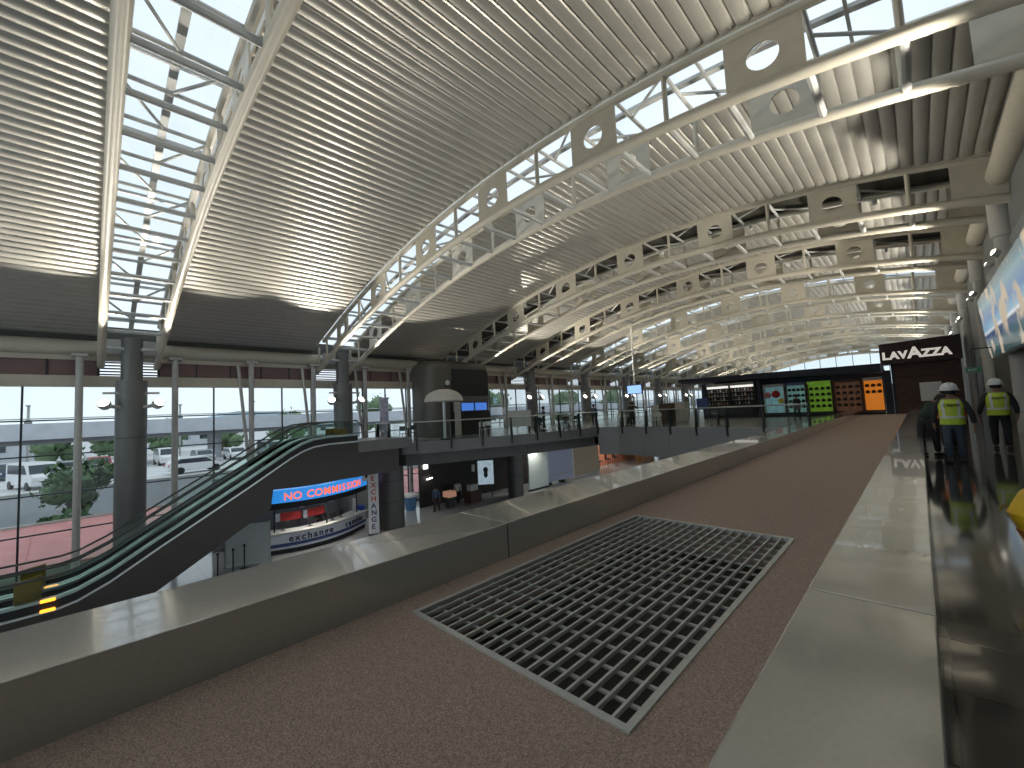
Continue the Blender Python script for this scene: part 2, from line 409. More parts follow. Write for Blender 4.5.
# clerestory band: maroon panels between trusses, louvred glass behind each truss
segs = []; y = YB
for c in CY: segs.append((y, c-1.15)); y = c+1.15
segs.append((y, YE))
for k, (a, b) in enumerate(segs):
    bm = NB(); n = max(1, round((b-a)/1.75))
    for q in range(n):
        p, r = a+(b-a)*q/n, a+(b-a)*(q+1)/n
        box(bm, XL-.12, XL-.06, p+.03, r-.03, 4.27, 5.02)
    o = struct(obj('wall_left_clerestory_%d' % (k+1), bm, M['maroon']), 'band of maroon panels above the left windows')
    bm = NB()
    for q in range(n+1):
        p = a+(b-a)*q/n; box(bm, XL-.13, XL+.0, p-.03, p+.03, 4.27, 5.02)
    obj('mullion', bm, M['mullion'], o)
for k, c in enumerate(CY):
    bm = NB()
    for q in range(5): obox(bm, (XL-.1, c, 4.36+q*.15), (.06, 0, .02), (0, 1.1, 0), (-.004, 0, .012))
    box(bm, XL-.13, XL-.05, c-1.15, c-1.08, 4.27, 5.02); box(bm, XL-.13, XL-.05, c+1.08, c+1.15, 4.27, 5.02)
    struct(obj('window_louvre_%d' % (k+1), bm, M['mullion']), 'open louvres behind the end of a roof truss')
# windows, one per bay between posts
posts_y = [-.43 + 3.52*k for k in range(-2, 31)]
TR = [2.18, .58, -1.17, -2.9]
first = None
for k in range(len(posts_y)-1):
    a, b = posts_y[k], posts_y[k+1]; L = b-a
    if first is None:
        w = bpy.data.objects.new('window_1', None); C.objects.link(w); w.location = (XL, a, 0); first = w
        obj('pane', box(NB(), -.008, .008, .04, L-.04, LOW, 3.74), M['glass'], w)
        bm = NB(); box(bm, -.05, .05, L/2-.035, L/2+.035, LOW, 3.74); box(bm, -.05, .05, -.04, .04, LOW, 3.74)
        obj('mullion', bm, M['mullion'], w)
        bm = NB()
        for z in TR: box(bm, -.04, .04, .04, L-.04, z-.03, z+.03)
        obj('transom', bm, M['mullion'], w)
        bm = NB(); box(bm, -.04, .04, .04, L-.04, LOW, LOW+.12)
        obj('sill', bm, M['mullion'], w)
        struct(w, 'tall glazed bay of the left window wall')
    else:
        w = dup(first, (XL, a, 0)); w.name = 'window_%d' % (k+1)
# posts
for k, y in enumerate(posts_y):
    if near_col(y) < .5: continue
    o = obj('window_post', bar(NB(), (XL+.42, y, LOW), (XL+.42, y, 5.16), .14, 14), M['post'], smooth=True)
    struct(o, 'slender white post in front of the left window wall')
    obj('cap', box(NB(), XL+.15, XL+.7, y-.28, y+.28, 5.14, 5.26, .02), M['post'], o)
    if k >= 4:
        obj('brace', bar(NB(), (XL+.42, y-.12, -1.0), (XL+.2, y-.62, 5.05), .09, 10), M['post'], o, True)
# columns with lamps
XC = -26.9
def uplight(x, y, z, dirv, label, energy, flip, spot=True, group='globe lamps on the left columns'):
    t = thing('column_lamp', label, 'wall lamp', (x, y, z), 0, group)
    bar_ = NB(); tube(bar_, [(flip[0]*.12, flip[1]*.55, -.12), (flip[0]*.05, flip[1]*.3, -.08), (0, 0, -.02)], .07, 8); obj('arm', bar_, M['steelgrey'], t, True)
    d = Vector(dirv).normalized(); q = Vector((0, 0, 1)).rotation_difference(d).to_matrix().to_4x4()
    bm = NB(); lathe(bm, [(.09, -.16), (.17, -.1), (.20, .02), (.20, .16), (.17, .16), (.15, .05)], 16); bm.transform(q); hs = obj('housing', bm, M['offwhite'], t, True)
    bm = NB(); lathe(bm, [(.165, .10), (.165, .165), (.11, .21), (.04, .225)], 16); bm.transform(q); obj('lens', bm, M['lamp'], hs, True)
    t.scale = (.6, .6, .6) if x > 0 else (1.2, 1.2, 1.2)
    if spot:
        ld = bpy.data.lights.new('column_lamp_light', 'SPOT'); ld.energy = energy; ld.spot_size = math.radians(60); ld.spot_blend = .3
        ld.color = (1, .94, .82); ld.shadow_soft_size = .17
        lo = bpy.data.objects.new('column_lamp_light', ld); C.objects.link(lo); lo.parent = t; lo.location = d*.26
        lo.rotation_euler = d.to_track_quat('-Z', 'Y').to_euler()
COLN = ['grey column nearest the camera', 'grey column beside the escalator top', 'third grey column from the left', 'fourth grey column', 'fifth grey column', 'sixth grey column', 'seventh grey column', 'eighth grey column', 'ninth grey column', 'tenth grey column', 'eleventh grey column']
col_y = [-8.9+.0] + CY
for k, c in enumerate(col_y):
    bm = NB(); lathe(bm, [(.58, LOW), (.58, 3.9), (.40, 3.92), (.40, 5.95)], 28, (XC, c, 0))
    o = struct(obj('column', bm, M['column'], smooth=True), 'round grey column below the end of a roof truss')
    obj('joint_ring', lathe(NB(), [(.585, -.02), (.588, 0), (.585, .02)], 28, (XC, c, 1.2)), M['columnlow'], o)
    obj('bracket', obox(NB(), (XC+.3, c, 3.3), (.05, 0, 0), (0, 1.0, 0), (0, 0, .05)), M['steelgrey'], o)
    if 0 < k:
        nm = COLN[k-1]
        for s in (-1, 1):
            uplight(XC+.45, c+s*.92, 2.75, (.80, s*.28, .56), 'glowing lamp on the %s side of the %s' % ('near' if s < 0 else 'far', nm), 3600, (-1, -s))
    else: uplight(XC+.45, c+.92, 2.75, (.80, .28, .56), 'glowing lamp on a column left of the frame', 3000, (-1, -1))

# ---- right wall, columns, lamps
struct(obj('wall_right', box(NB(), 2.6, 2.75, YB, YE, 0, 3.3), M['walldark']), 'dark lower wall along the right walkway')
struct(obj('wall_right_upper', box(NB(), 2.62, 2.77, YB, YE, 3.3, 9.7), M['wallgrey']), 'grey upper wall on the right')
for k, c in enumerate(CY):
    if k > 1:
        bm = NB(); lathe(bm, [(.27, 0), (.27, 6.7), (.34, 6.72), (.34, 8.3)], 24, (2.52, c, 0))
        struct(obj('column', bm, M['colright'], smooth=True), 'round pale column against the right wall')
    if 0 < k < 8:
        uplight(2.2, c-.9, 6.0, (-.80, -.30, .50), 'lamp on the near side of the %s right wall column' % LETTERS[k], 1700, (.3, .6), group='lamps on the right wall columns')
        uplight(2.2, c+.9, 6.0, (-.80, .30, .50), 'lamp on the far side of the %s right wall column' % LETTERS[k], 1700, (.3, -.6), group='lamps on the right wall columns')
struct(obj('block_wall_back', box(NB(), XL, XR+.2, YB-.2, YB, LOW, -.2), M['wallgrey']))  # unseen low wall added behind the camera to shut out stray sky light
w = bpy.data.objects.new('window_61', None); C.objects.link(w); w.location = (0, YB-.1, 0); struct(w, 'unseen glazed end added behind the viewpoint to light the foreground')  # unseen glazing added so that sky light reaches the foreground
obj('pane', prism(NB(), [(XL, -.2), (XR+.2, -.2)] + [(x, arc(x)+DEP+.2) for x in xs[::-3]], 'y', -.01, .01), M['glass'], w)
bm = NB()
for k in range(12):
    x = XL+.5+k*2.7; box(bm, x-.05, x+.05, -.06, .06, -.2, arc(x)+DEP)
obj('mullion', bm, M['mullion'], w)
# far gable: glazed
struct(obj('wall_far', box(NB(), XL, XR, YE, YE+.2, LOW, 3.4), M['wallgrey']), 'far end wall of the hall')
w = bpy.data.objects.new('window_60', None); C.objects.link(w); w.location = (0, YE, 0); struct(w, 'glazed gable at the far end of the hall')
obj('pane', prism(NB(), [(XL, 3.4), (XR, 3.4)] + [(x, arc(x)+DEP+.2) for x in xs[::-3]], 'y', .05, .07), M['glass'], w)
bm = NB()
for k in range(12):
    x = XL+.5+k*2.7; box(bm, x-.05, x+.05, 0, .1, 3.4, arc(x)+DEP)
obj('mullion', bm, M['mullion'], w)

# ---- mezzanine
EDGE = [(-28.3, 12.6), (-25.6, 12.35), (-23.7, 12.15), (-22.2, 11.85), (-21.1, 11.75), (-20.4, 12.0), (-19.8, 12.7), (-19.25, 13.75), (-18.45, 16.3), (-17.8, 18.1), (-17.35, 20.5), (-17.05, 22.2), (-16.85, 23.9), (-16.7, 25.6), (-15.2, 25.95), (-13.2, 25.7), (-11.3, 25.2), (-9.3, 24.5), (-7.4, 23.9), (-5.7, 23.4), (-3.72, 23.1)]
def offset(line, d):   # shift to the left of travel (into the mezzanine)
    out = []
    for i, p in enumerate(line):
        a = Vector(line[max(i-1, 0)]); b = Vector(line[min(i+1, len(line)-1)]); t = (b-a).normalized()
        out.append((p[0]-t.y*d, p[1]+t.x*d))
    return out
struct(obj('floor_mezzanine', prism(NB(), [*offset(EDGE, .05), (-3.72, YE), (-28.3, YE)], 'z', MEZ-.35, MEZ), M['mezfloor']), 'mezzanine floor across the hall')
def fascia(line, z0, z1, t, m, name, label, step=1.25):
    bm = NB()
    for a, b in zip(line, line[1:]):
        a, b = Vector(a), Vector(b); L = (b-a).length; n = max(1, round(L/step)); d = (b-a)/L; nn = Vector((-d.y, d.x))
        for q in range(n):
            c = a + d*L*(q+.5)/n + nn*t/2
            obox(bm, (c.x, c.y, (z0+z1)/2), tuple(d*(L/n/2-.006)) + (0,), tuple(nn*t/2) + (0,), (0, 0, (z1-z0)/2))
    return struct(obj(name, bm, m), label)
fascia(EDGE[:14], MEZ-.62, MEZ+.02, .1, M['fascia'], 'trim_4', 'grey panelled edge of the mezzanine')
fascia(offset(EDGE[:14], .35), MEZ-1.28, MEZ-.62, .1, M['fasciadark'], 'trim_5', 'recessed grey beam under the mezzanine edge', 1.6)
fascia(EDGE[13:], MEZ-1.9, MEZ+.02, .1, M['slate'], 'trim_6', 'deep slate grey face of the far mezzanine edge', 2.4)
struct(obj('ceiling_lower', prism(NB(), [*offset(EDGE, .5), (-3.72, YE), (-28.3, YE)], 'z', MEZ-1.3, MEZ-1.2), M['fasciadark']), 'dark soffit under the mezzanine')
# railing
ri = offset(EDGE, .02)
rail = thing('railing', 'glass railing with dark fin posts along the mezzanine edge', 'railing', (0, 0, MEZ))
def along(line, s):
    for a, b in zip(line, line[1:]):
        a, b = Vector(a), Vector(b); L = (b-a).length
        if s <= L: return a+(b-a)*s/L, (b-a)/L
        s -= L
    return Vector(line[-1]), (Vector(line[-1])-Vector(line[-2])).normalized()
tot = sum((Vector(b)-Vector(a)).length for a, b in zip(ri, ri[1:]))
start = 4.9
obj('handrail', tube(NB(), [(p[0], p[1], 1.12) for p in ri[2:]], .035, 8), M['silver'], rail, True)
npost = 16; sp = (tot-start)/npost
for k in range(npost+1):
    p, d = along(ri, start+k*sp-.001)
    nn = Vector((-d.y, d.x))
    bm = NB()
    poly = [(-.10, -.45), (.06, -.45), (.12, 0), (.10, 1.14), (-.02, 1.14), (-.14, 0)]
    v0 = [bm.verts.new((p.x+nn.x*u-d.x*.03, p.y+nn.y*u-d.y*.03, z)) for u, z in poly]
    v1 = [bm.verts.new((p.x+nn.x*u+d.x*.03, p.y+nn.y*u+d.y*.03, z)) for u, z in poly]
    for i in range(6): bm.faces.new((v0[i], v0[(i+1)%6], v1[(i+1)%6], v1[i]))
    bm.faces.new(v0[::-1]); bm.faces.new(v1)
    obj('post', bm, M['darkmetal'], rail)
    if k < npost:
        bm = NB(); m = 4
        for q in range(m):
            a, _ = along(ri, start+(k+.03+.94*q/m)*sp); b, _ = along(ri, start+(k+.03+.94*(q+1)/m)*sp)
            dd = (b-a)/2; cc = (a+b)/2; n2 = Vector((-dd.y, dd.x)).normalized()
            obox(bm, (cc.x, cc.y, .57), (dd.x, dd.y, 0), (n2.x*.008, n2.y*.008, 0), (0, 0, .5))
        obj('glass_panel', bm, M['railglass'], rail)
# mezzanine columns below
for (x, y, r, lb) in ((-23.2, 12.75, .78, 'thick charcoal column under the mezzanine corner'), (-23.0, 23.3, .6, 'charcoal column below the mezzanine beside the pale partitions')):
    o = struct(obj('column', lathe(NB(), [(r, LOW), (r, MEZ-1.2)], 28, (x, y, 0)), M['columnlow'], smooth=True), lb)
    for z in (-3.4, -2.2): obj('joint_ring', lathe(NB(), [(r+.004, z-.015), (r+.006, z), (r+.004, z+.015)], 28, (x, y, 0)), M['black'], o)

# ------------------------------------------------------------------ escalators
def escalator(x0, x1, label):
    e = thing('escalator', label, 'escalator', ((x0+x1)/2, 0, LOW), 0, 'escalators up to the mezzanine')
    h = (x1-x0)/2; Z = lambda z: z-LOW
    deck = [(-4.2, -4.05), (-1.5, -4.02), (-.7, -4.0), (-.25, -3.9), (.5, -3.55), (1.8, -2.74), (4.6, -1.06), (6.2, -.06), (6.7, .2), (7.2, .36), (7.9, .43), (9.3, .44)]
    low = [(9.3, -1.3), (5.5, -1.3), (5.4, -2.05), (.6, -4.93), (-4.2, -4.99)]
    for s in (-1, 1):
        xo = s*h; a, b = sorted((xo, xo-s*.09))
        poly = [(y, Z(z)) for y, z in deck+low]
        obj('side_cladding', prism(NB(), poly, 'x', a, b), M['brown'], e)
        bm = NB(); c0, c1 = sorted((xo+s*.02, xo-s*.1)); strip(bm, [(y, Z(z)-.03) for y, z in deck], 'x', c0, c1, .07); obj('lower_trim', bm, M['silver'], e)
        up = [(y, Z(z)+.30) for y, z in deck]
        bm = NB(); c0, c1 = sorted((xo-s*.03, xo-s*.09)); strip(bm, [(y, Z(z)+.04) for y, z in deck], 'x', c0, c1, .27); obj('skirt_panel', bm, M['black'], e)
        bm = NB(); c0, c1 = sorted((xo, xo-s*.22)); strip(bm, up, 'x', c0, c1, .09); obj('deck_cap', bm, M['teal'], e)
        bm = NB(); c0, c1 = sorted((xo-s*.10, xo-s*.12)); strip(bm, [(y, z+.09) for y, z in up], 'x', c0, c1, .62); obj('glass_balustrade', bm, M['railglass'], e)
        hr = [(xo-s*.11, y, z+.74) for y, z in up]; hr = [(hr[0][0], hr[0][1]-.25, hr[0][2]-.3)] + hr + [(hr[-1][0], hr[-1][1]+.25, hr[-1][2]-.3)]
        obj('handrail', tube(NB(), hr, .038, 8), M['handrail'], e, True)
    bm = NB(); ys = -.2; n = 24
    strip(bm, [(y, Z(z)-.22) for y, z in deck], 'x', -h+.22, h-.22, .05)
    for k in range(n):
        y = .2+k*.29; z = -4.02+.28+k*.168
        box(bm, -h+.24, h-.24, y, y+.30, Z(z)-.25, Z(z)-.02)
    obj('step_band', bm, M['darkmetal'], e)
    for y0, y1, z in ((-4.0, -1.0, -3.98), (8.0, 9.28, .42)):
        obj('landing_plate', box(NB(), -h+.1, h-.1, y0, y1, Z(z)-.1, Z(z)), M['silver'], e)
    obj('foot', box(NB(), -h+.1, h-.1, -4.1, .4, .01, .55), M['brown'], e)
    for z in (.22, .52):
        bm = NB(); box(bm, h+.021, h+.07, -1.05, -.72, Z(-4.0)+z-.10-.12, Z(-4.0)+z-.12, .02)
        obj('amber_light', bm, M['amber'], e)
    return e
escalator(-21.5, -20.0, 'dark brown clad escalator with glass balustrade nearest the ledge')
escalator(-23.15, -21.6, 'escalator behind the near one, closest to the column')
# ochre barrier boards on the landings
for k, (x, y, z, lb) in enumerate(((-20.75, -1.35, -3.98, 'ochre barrier board across the bottom of the near escalator'), (-22.38, -1.35, -3.98, 'ochre barrier board across the bottom of the far escalator'),
                                   (-20.75, 8.75, .42, 'ochre barrier board across the top of the near escalator'), (-22.38, 8.95, .42, 'ochre barrier board across the top of the far escalator'))):
    t = thing('barrier_board', lb, 'barrier', (x, y, z), math.radians(-55), 'ochre barrier boards at the escalators')
    hw = .5 if k > 1 else .34
    obj('board', box(NB(), -hw, hw, -.02, .02, .12, .70 if k > 1 else .95, .01), M['ochre'], t)
    for s in (-1, 1): obj('foot', box(NB(), s*hw*.8-.03, s*hw*.8+.03, -.18, .18, 0, .12), M['darkmetal'], t)
struct(obj('wall_landing', box(NB(), -23.25, -20.15, 9.32, 11.6, MEZ-1.4, MEZ-.23), M['brown']), 'brown clad base of the escalator landing')
struct(obj('floor_landing', box(NB(), -23.3, -20.1, 9.32, 12.3, MEZ-.22, MEZ+.33), M['fascia']), 'stepped landing at the escalator top')

# ------------------------------------------------------------------ exchange desk (lower hall)
DK = [(-23.75, 5.9), (-23.4, 6.6), (-23.1, 7.55), (-23.05, 8.4), (-23.15, 9.15), (-23.45, 10.0), (-23.9, 10.8), (-24.6, 11.8)]
def curved_band(line, off0, off1, z0, z1):
    bm = NB(); a = offset(line, off0); b = offset(line, off1); n = len(line)
    lo0 = [bm.verts.new((*p, z0)) for p in a]; hi0 = [bm.verts.new((*p, z1)) for p in a]
    lo1 = [bm.verts.new((*p, z0)) for p in b]; hi1 = [bm.verts.new((*p, z1)) for p in b]
    for i in range(n-1):
        for q in ((lo0[i], lo0[i+1], hi0[i+1], hi0[i]), (lo1[i+1], lo1[i], hi1[i], hi1[i+1]), (hi0[i], hi0[i+1], hi1[i+1], hi1[i]), (lo0[i+1], lo0[i], lo1[i], lo1[i+1])): bm.faces.new(q)
    bm.faces.new((lo0[0], hi0[0], hi1[0], lo1[0])); bm.faces.new((lo0[-1], lo1[-1], hi1[-1], hi0[-1]))
    return bm
def smooth_line(line, n=4):
    out = []
    P = [Vector(p) for p in line]
    for i in range(len(P)-1):
        p0, p1, p2, p3 = P[max(i-1, 0)], P[i], P[i+1], P[min(i+2, len(P)-1)]
        for k in range(n):
            t = k/n
            v = .5*((2*p1)+(p2-p0)*t+(2*p0-5*p1+4*p2-p3)*t*t+(3*p1-p0-3*p2+p3)*t**3)
            out.append((v.x, v.y))
    out.append(tuple(P[-1])); return out
DS = smooth_line(DK)
d = thing('exchange_counter', 'curved white currency exchange counter with navy stripe and dark lettering', 'counter', (0, 0, LOW))
obj('plinth', curved_band(DS, .06, .7, 0, .22), M['black'], d)
obj('front_panel', curved_band(DS, 0, .10, .22, .92), M['counterwhite'], d, True)
obj('navy_stripe', curved_band(DS, -.012, 0, .34, .50), M['blueband'], d, True)
obj('counter_top', curved_band(DS, -.12, .85, .98, 1.04), M['offwhite'], d, True)
obj('back_panel', curved_band(DS, .1, .16, .22, .98), M['brown'], d, True)
ADV = {'i': .30, 'I': .34, 'm': .92, 'M': .90, 'N': .78, 'O': .82, 'C': .74, 'S': .66, ' ': .38}
def curve_text(s, s0, size, zz, parent, m, line, off, fit=1.):
    L = s0
    for ch in s:
        w_ = size*ADV.get(ch, .62)*fit
        if ch != ' ':
            p, dr = along(line, L+w_/2); p1, _ = along(line, L); p2, _ = along(line, L+w_); dr = (p2-p1).normalized()
            nn = Vector((dr.y, -dr.x)); q = p + nn*off
            text('letter', ch, size, m, parent, face_mat((q.x, q.y, zz), (dr.x, dr.y, 0), (0, 0, 1)), .012, bold=.009, align='CENTER')
        L += w_
curve_text('exchange', 1.25, .46, .56, d, M['navyletter'], DS, .03)
curve_text('cambio', 4.3, .46, .56, d, M['navyletter'], DS, .03)
cs = thing('exchange_sign', 'lit blue canopy sign with red lettering over the exchange counter', 'sign', (0, 0, LOW))
SS = smooth_line([(x+.25, y) for x, y in DK])
obj('sign_box', curved_band(SS, 0, .5, 2.55, 3.18), M['signblue'], cs, True)
obj('underside', curved_band(SS, .02, .55, 2.25, 2.545), M['black'], cs, True)
curve_text('NO COMMISSION', 1.0, .52, 2.67, cs, M['signred'], SS, .04, 1.)
for k, s0 in enumerate((.5, 3.3, 5.9)):
    p, dr = along(SS, s0); nn = Vector((-dr.y, dr.x)); q = p+nn*.4
    obj('support_post', bar(NB(), (q.x, q.y, 1.06), (q.x, q.y, 2.3), .035), M['darkmetal'], cs, True)
# things on / behind the counter
def on_counter(s, inn): p, dr = along(DS, s); nn = Vector((-dr.y, dr.x)); return p+nn*inn, dr
for k, (s, L_) in enumerate(((1.4, 1.0), (3.1, .95))):
    p, dr = on_counter(s, 1.0)
    t = thing('hanging_banner', 'red banner board behind the exchange counter, %s of two' % ('left' if k == 0 else 'right'), 'banner', (p.x, p.y, LOW+1.42), math.atan2(dr.y, dr.x), 'red banner boards at the exchange desk')
    obj('board', box(NB(), -L_/2, L_/2, -.04, .04, 0, .42, .02), M['red'], t); obj('end_panel', box(NB(), -L_/2-.22, -L_/2-.01, -.03, .03, 0, .4, .01), M['white'], t)
    for s2 in (-1, 1): obj('leg', bar(NB(), (s2*.35, 0, -1.41), (s2*.35, 0, 0), .02), M['darkmetal'], t)
for k, s in enumerate((1.0, 2.45, 3.9, 4.6)):
    p, dr = on_counter(s, .45)
    t = thing('desk_monitor', ['monitor at the left end of the exchange counter', 'monitor below the two red banner boards', 'monitor in the middle of the exchange counter', 'monitor right of the middle of the exchange counter'][k], 'monitor', (p.x, p.y, LOW+1.042), math.atan2(dr.y, dr.x)+.3, 'monitors on the exchange counter')
    obj('screen', box(NB(), -.24, .24, -.02, .02, .12, .42, .008), M['black'], t); obj('stand', bar(NB(), (0, .02, .012), (0, .02, .14), .02), M['darkmetal'], t); obj('base', box(NB(), -.1, .1, -.08, .1, 0, .012), M['darkmetal'], t)
p, dr = on_counter(6.4, .3)
o = obj('document_box', box(NB(), -.3, .3, -.15, .15, 0, .28, .03), mat('blue_box', (.04, .1, .45), .5), loc=(p.x, p.y, LOW+1.04)); tag(o, 'blue box at the right end of the exchange counter', 'box')
p, dr = on_counter(6.0, .5)
o = obj('leaflet_stand', box(NB(), -.12, .12, -.08, .08, 0, .75, .02), M['white'], loc=(p.x, p.y, LOW+1.04)); tag(o, 'tall white leaflet stand on the exchange counter near the blue box', 'leaflet stand')
o = obj('back_wall', box(NB(), -26.9, -26.7, 4.5, 13.5, LOW, MEZ-1.35), mat('grey_kiosk_wall', (.16, .16, .16), .6)); struct(o, 'grey wall behind the exchange counter'); o.name = 'wall_exchange'
# vertical banner
b = thing('vertical_banner', 'tall narrow white banner with vertical red and blue lettering beside the exchange counter', 'banner', (-22.35, 11.2, LOW), math.radians(-24))
obj('cloth', box(NB(), -.03, .03, -.28, .28, .12, 3.45, .01), M['white'], b)
obj('base', box(NB(), -.2, .2, -.32, .32, 0, .12, .02), M['darkmetal'], b)
for k, ch in enumerate('EXCHANGE'):
    text('letter', ch, .38, M['redletter'] if k < 4 else M['blueband'], b, face_mat((.036, -.13, 3.05-.38*k), (0, 1, 0), (0, 0, 1)), .004, bold=.01)
o = obj('hanging_notice', box(NB(), -.03, .03, -.28, .28, 0, .6, .01), M['white'], loc=(-22.6, 11.0, -1.95), rotz=-.45); tag(o, 'small square white hanging notice above the vertical banner', 'sign')
obj('pictogram', box(NB(), .031, .036, -.14, .10, .18, .44), M['black'], o); obj('hanger', bar(NB(), (0, 0, .6), (0, 0, .76), .015), M['darkmetal'], o)
# rope stanchions on the bright floor, glass partition and cylinder bin
for k, (x, y) in enumerate(((-22.1, 3.9), (-22.3, 4.5), (-22.6, 5.0))):
    t = thing('stanchion', 'thin black stanchion post on the pale lower floor, %s from the escalator' % ('nearest', 'second', 'third')[k], 'stanchion', (x, y, LOW), 0, 'queue stanchions on the lower floor')
    obj('post', bar(NB(), (0, 0, .03), (0, 0, 1.0), .03), M['darkmetal'], t, True); obj('base', lathe(NB(), [(.17, 0), (.17, .02), (.05, .04)], 14), M['darkmetal'], t, True); obj('head', lathe(NB(), [(.04, .98), (.05, 1.0), (.05, 1.06), (.03, 1.08)], 10), M['black'], t, True)
t = thing('glass_partition', 'glass partition with its pale reflection painted, beside the exchange counter', 'partition', (-22.9, 5.2, LOW), math.radians(60))
obj('panel', box(NB(), -.9, .9, -.02, .02, .05, 1.9), mat('pale_reflection_glass', (.55, .60, .61), .3), t)  # light reflecting in the glass is painted as an opaque pale colour
for s in (-1, 1): obj('post', box(NB(), s*.92-.03, s*.92+.03, -.03, .03, 0, 1.95), M['silver'], t)

# ------------------------------------------------------------------ mezzanine kiosk, parasol, furniture
kx, ky0, ky1, kz = -23.0, 15.75, 21.1, 5.3
k = thing('kiosk', 'dark grey kiosk with rounded top corners standing on the mezzanine', 'kiosk', (kx, ky0, MEZ))
Wk, Hk = ky1-ky0, kz-MEZ
fp = [(-2.3, 0)] + [(-1.5+1.5*math.sin(PI/2*q/8), 1.5-1.5*math.cos(PI/2*q/8)) for q in range(9)] + [(0, Wk-.3), (-.3, Wk), (-2.3, Wk)]
bm = prism(NB(), fp, 'z', 0, Hk)
te = [e for e in bm.edges if all(abs(v.co.z-Hk) < 1e-5 for v in e.verts)]
bmesh.ops.bevel(bm, geom=te, offset=.55, segments=5, affect='EDGES', profile=.5)
obj('body', bm, mat('kiosk_brown_grey', (.085, .080, .070), .38, .25, .05, 1.5), k, True)
bm = prism(NB(), [(1.75, 2.75), (Wk-.32, 2.75), (Wk-.32, Hk-.8), (Wk-.6, Hk-.58), (1.75, Hk-.58)], 'x', .005, .10); obj('black_screen', bm, M['black'], k)
obj('counter_front', box(NB(), .005, .12, 1.75, Wk-.32, 0, 1.62), M['black'], k)
obj('ledge', box(NB(), .005, .09, 1.75, Wk-.32, 2.32, 2.7), mat('kiosk_band', (.11, .10, .09), .5), k)
for y in (3.0, 4.25): obj('screen', box(NB(), .02, .16, y-.50, y+.50, 1.68, 2.22, .01), M['monitor'], k)
obj('poster', box(NB(), .01, .06, 1.8, 2.2, 1.66, 2.25), M['beige'], k)
obj('doorway', box(NB(), -.02, .03, 1.50, 1.72, 0, 2.5), M['black'], k)
obj('glass_door', box(NB(), .125, .16, 1.78, 2.3, 0, 2.3), M['steelgrey'], k)
t = tag(obj('wall_camera', lathe(NB(), [(.05, 0), (.14, .05), (.16, .18), (.10, .30), (.03, .34)], 14), M['offwhite'], smooth=True, loc=(kx+.17, ky0+1.25, 3.55)), 'small white dome camera high on the dark kiosk', 'camera')
t = thing('parasol', 'pale parasol with steel pole in front of the dark kiosk', 'parasol', (-20.1, 14.65, MEZ))
obj('pole', bar(NB(), (0, 0, .06), (0, 0, 2.75), .085, 12), M['silver'], t, True)
obj('base', lathe(NB(), [(.32, 0), (.32, .05), (.1, .09)], 20), M['darkmetal'], t, True)
bm = NB(); n = 24; R_ = 1.12
rings = []
for q in range(7):
    a = q/6*PI/2; r = R_*math.cos(a)+.01; rings.append((r, 2.30+.68*math.sin(a)))
lathe(bm, rings[:1] + rings, n); cn = obj('canopy', bm, M['canvas'], t, True)
bm = NB(); lathe(bm, [(R_+.02, 2.24), (R_+.025, 2.32), (R_-.02, 2.32)], n); obj('rim', bm, M['canvas'], cn, True)
# chair and table prototypes
def make_chair(label, m, loc, rot, group):
    t = thing('dining_chair', label, 'chair', loc, rot, group)
    obj('seat', box(NB(), -.21, .21, -.21, .21, .43, .46, .012), m, t)
    obj('backrest', box(NB(), -.2, .2, .19, .215, .62, .90, .01), m, t)
    for sx in (-1, 1):
        obj('leg', bar(NB(), (sx*.19, -.18, 0), (sx*.18, -.17, .43), .016, 6), m, t); obj('leg', bar(NB(), (sx*.19, .2, 0), (sx*.18, .2, .9), .016, 6), m, t)
    return t
def make_table(label, m, loc, group, r=.38):
    t = thing('cafe_table', label, 'table', loc, 0, group)
    obj('tabletop', lathe(NB(), [(r, .71), (r, .745)], 20), m, t, True); obj('stem', bar(NB(), (0, 0, .03), (0, 0, .71), .035), M['darkmetal'], t, True); obj('base', lathe(NB(), [(.25, 0), (.25, .02), (.05, .05)], 16), M['darkmetal'], t, True)
    return t
spots = [  # x, y, finish, description
    (-19.6, 17.4, 'offwhite', 'beside the railing in front of the dark kiosk'),
    (-22.4, 13.6, 'shirtdark', 'beside the mezzanine corner left of the parasol'),
    (-18.6, 21.6, 'shirtdark', 'at the railing just right of the dark kiosk'),
    (-18.3, 24.0, 'shirtdark', 'near the inner corner of the railing'),
    (-12.9, 27.0, 'offwhite', 'behind the far railing left of the bar'),
    (-8.6, 26.0, 'shirtdark', 'behind the far railing in front of the drinks fridge'),
    (-15.9, 27.5, 'offwhite', 'by the far railing below the hanging screen'),
    (-19.5, 27.0, 'shirtdark', 'further back from the railing, left of the hanging screen'),
    (-21.0, 24.0, 'shirtdark', 'further back, by the window side of the mezzanine'),
    (-22.5, 30.0, 'offwhite', 'far back near the left windows'),
    (-18.0, 33.0, 'shirtdark', 'far back in the middle of the mezzanine'),
    (-14.2, 31.0, 'offwhite', 'far back, left of the drinks fridge')]
for i, (x, y, m, de) in enumerate(spots):
    pale = m == 'offwhite'
    make_table(('pale' if pale else 'dark') + ' round cafe table ' + de, M[m], (x, y, MEZ), 'cafe tables on the mezzanine')
    for q, ang in enumerate((.6, .6+PI)):
        make_chair(('right' if q == 0 else 'left') + ' ' + ('white' if pale else 'dark') + ' cafe chair ' + de, M[m], (x+.62*math.sin(ang), y-.62*math.cos(ang), MEZ), ang + PI, 'cafe chairs on the mezzanine')
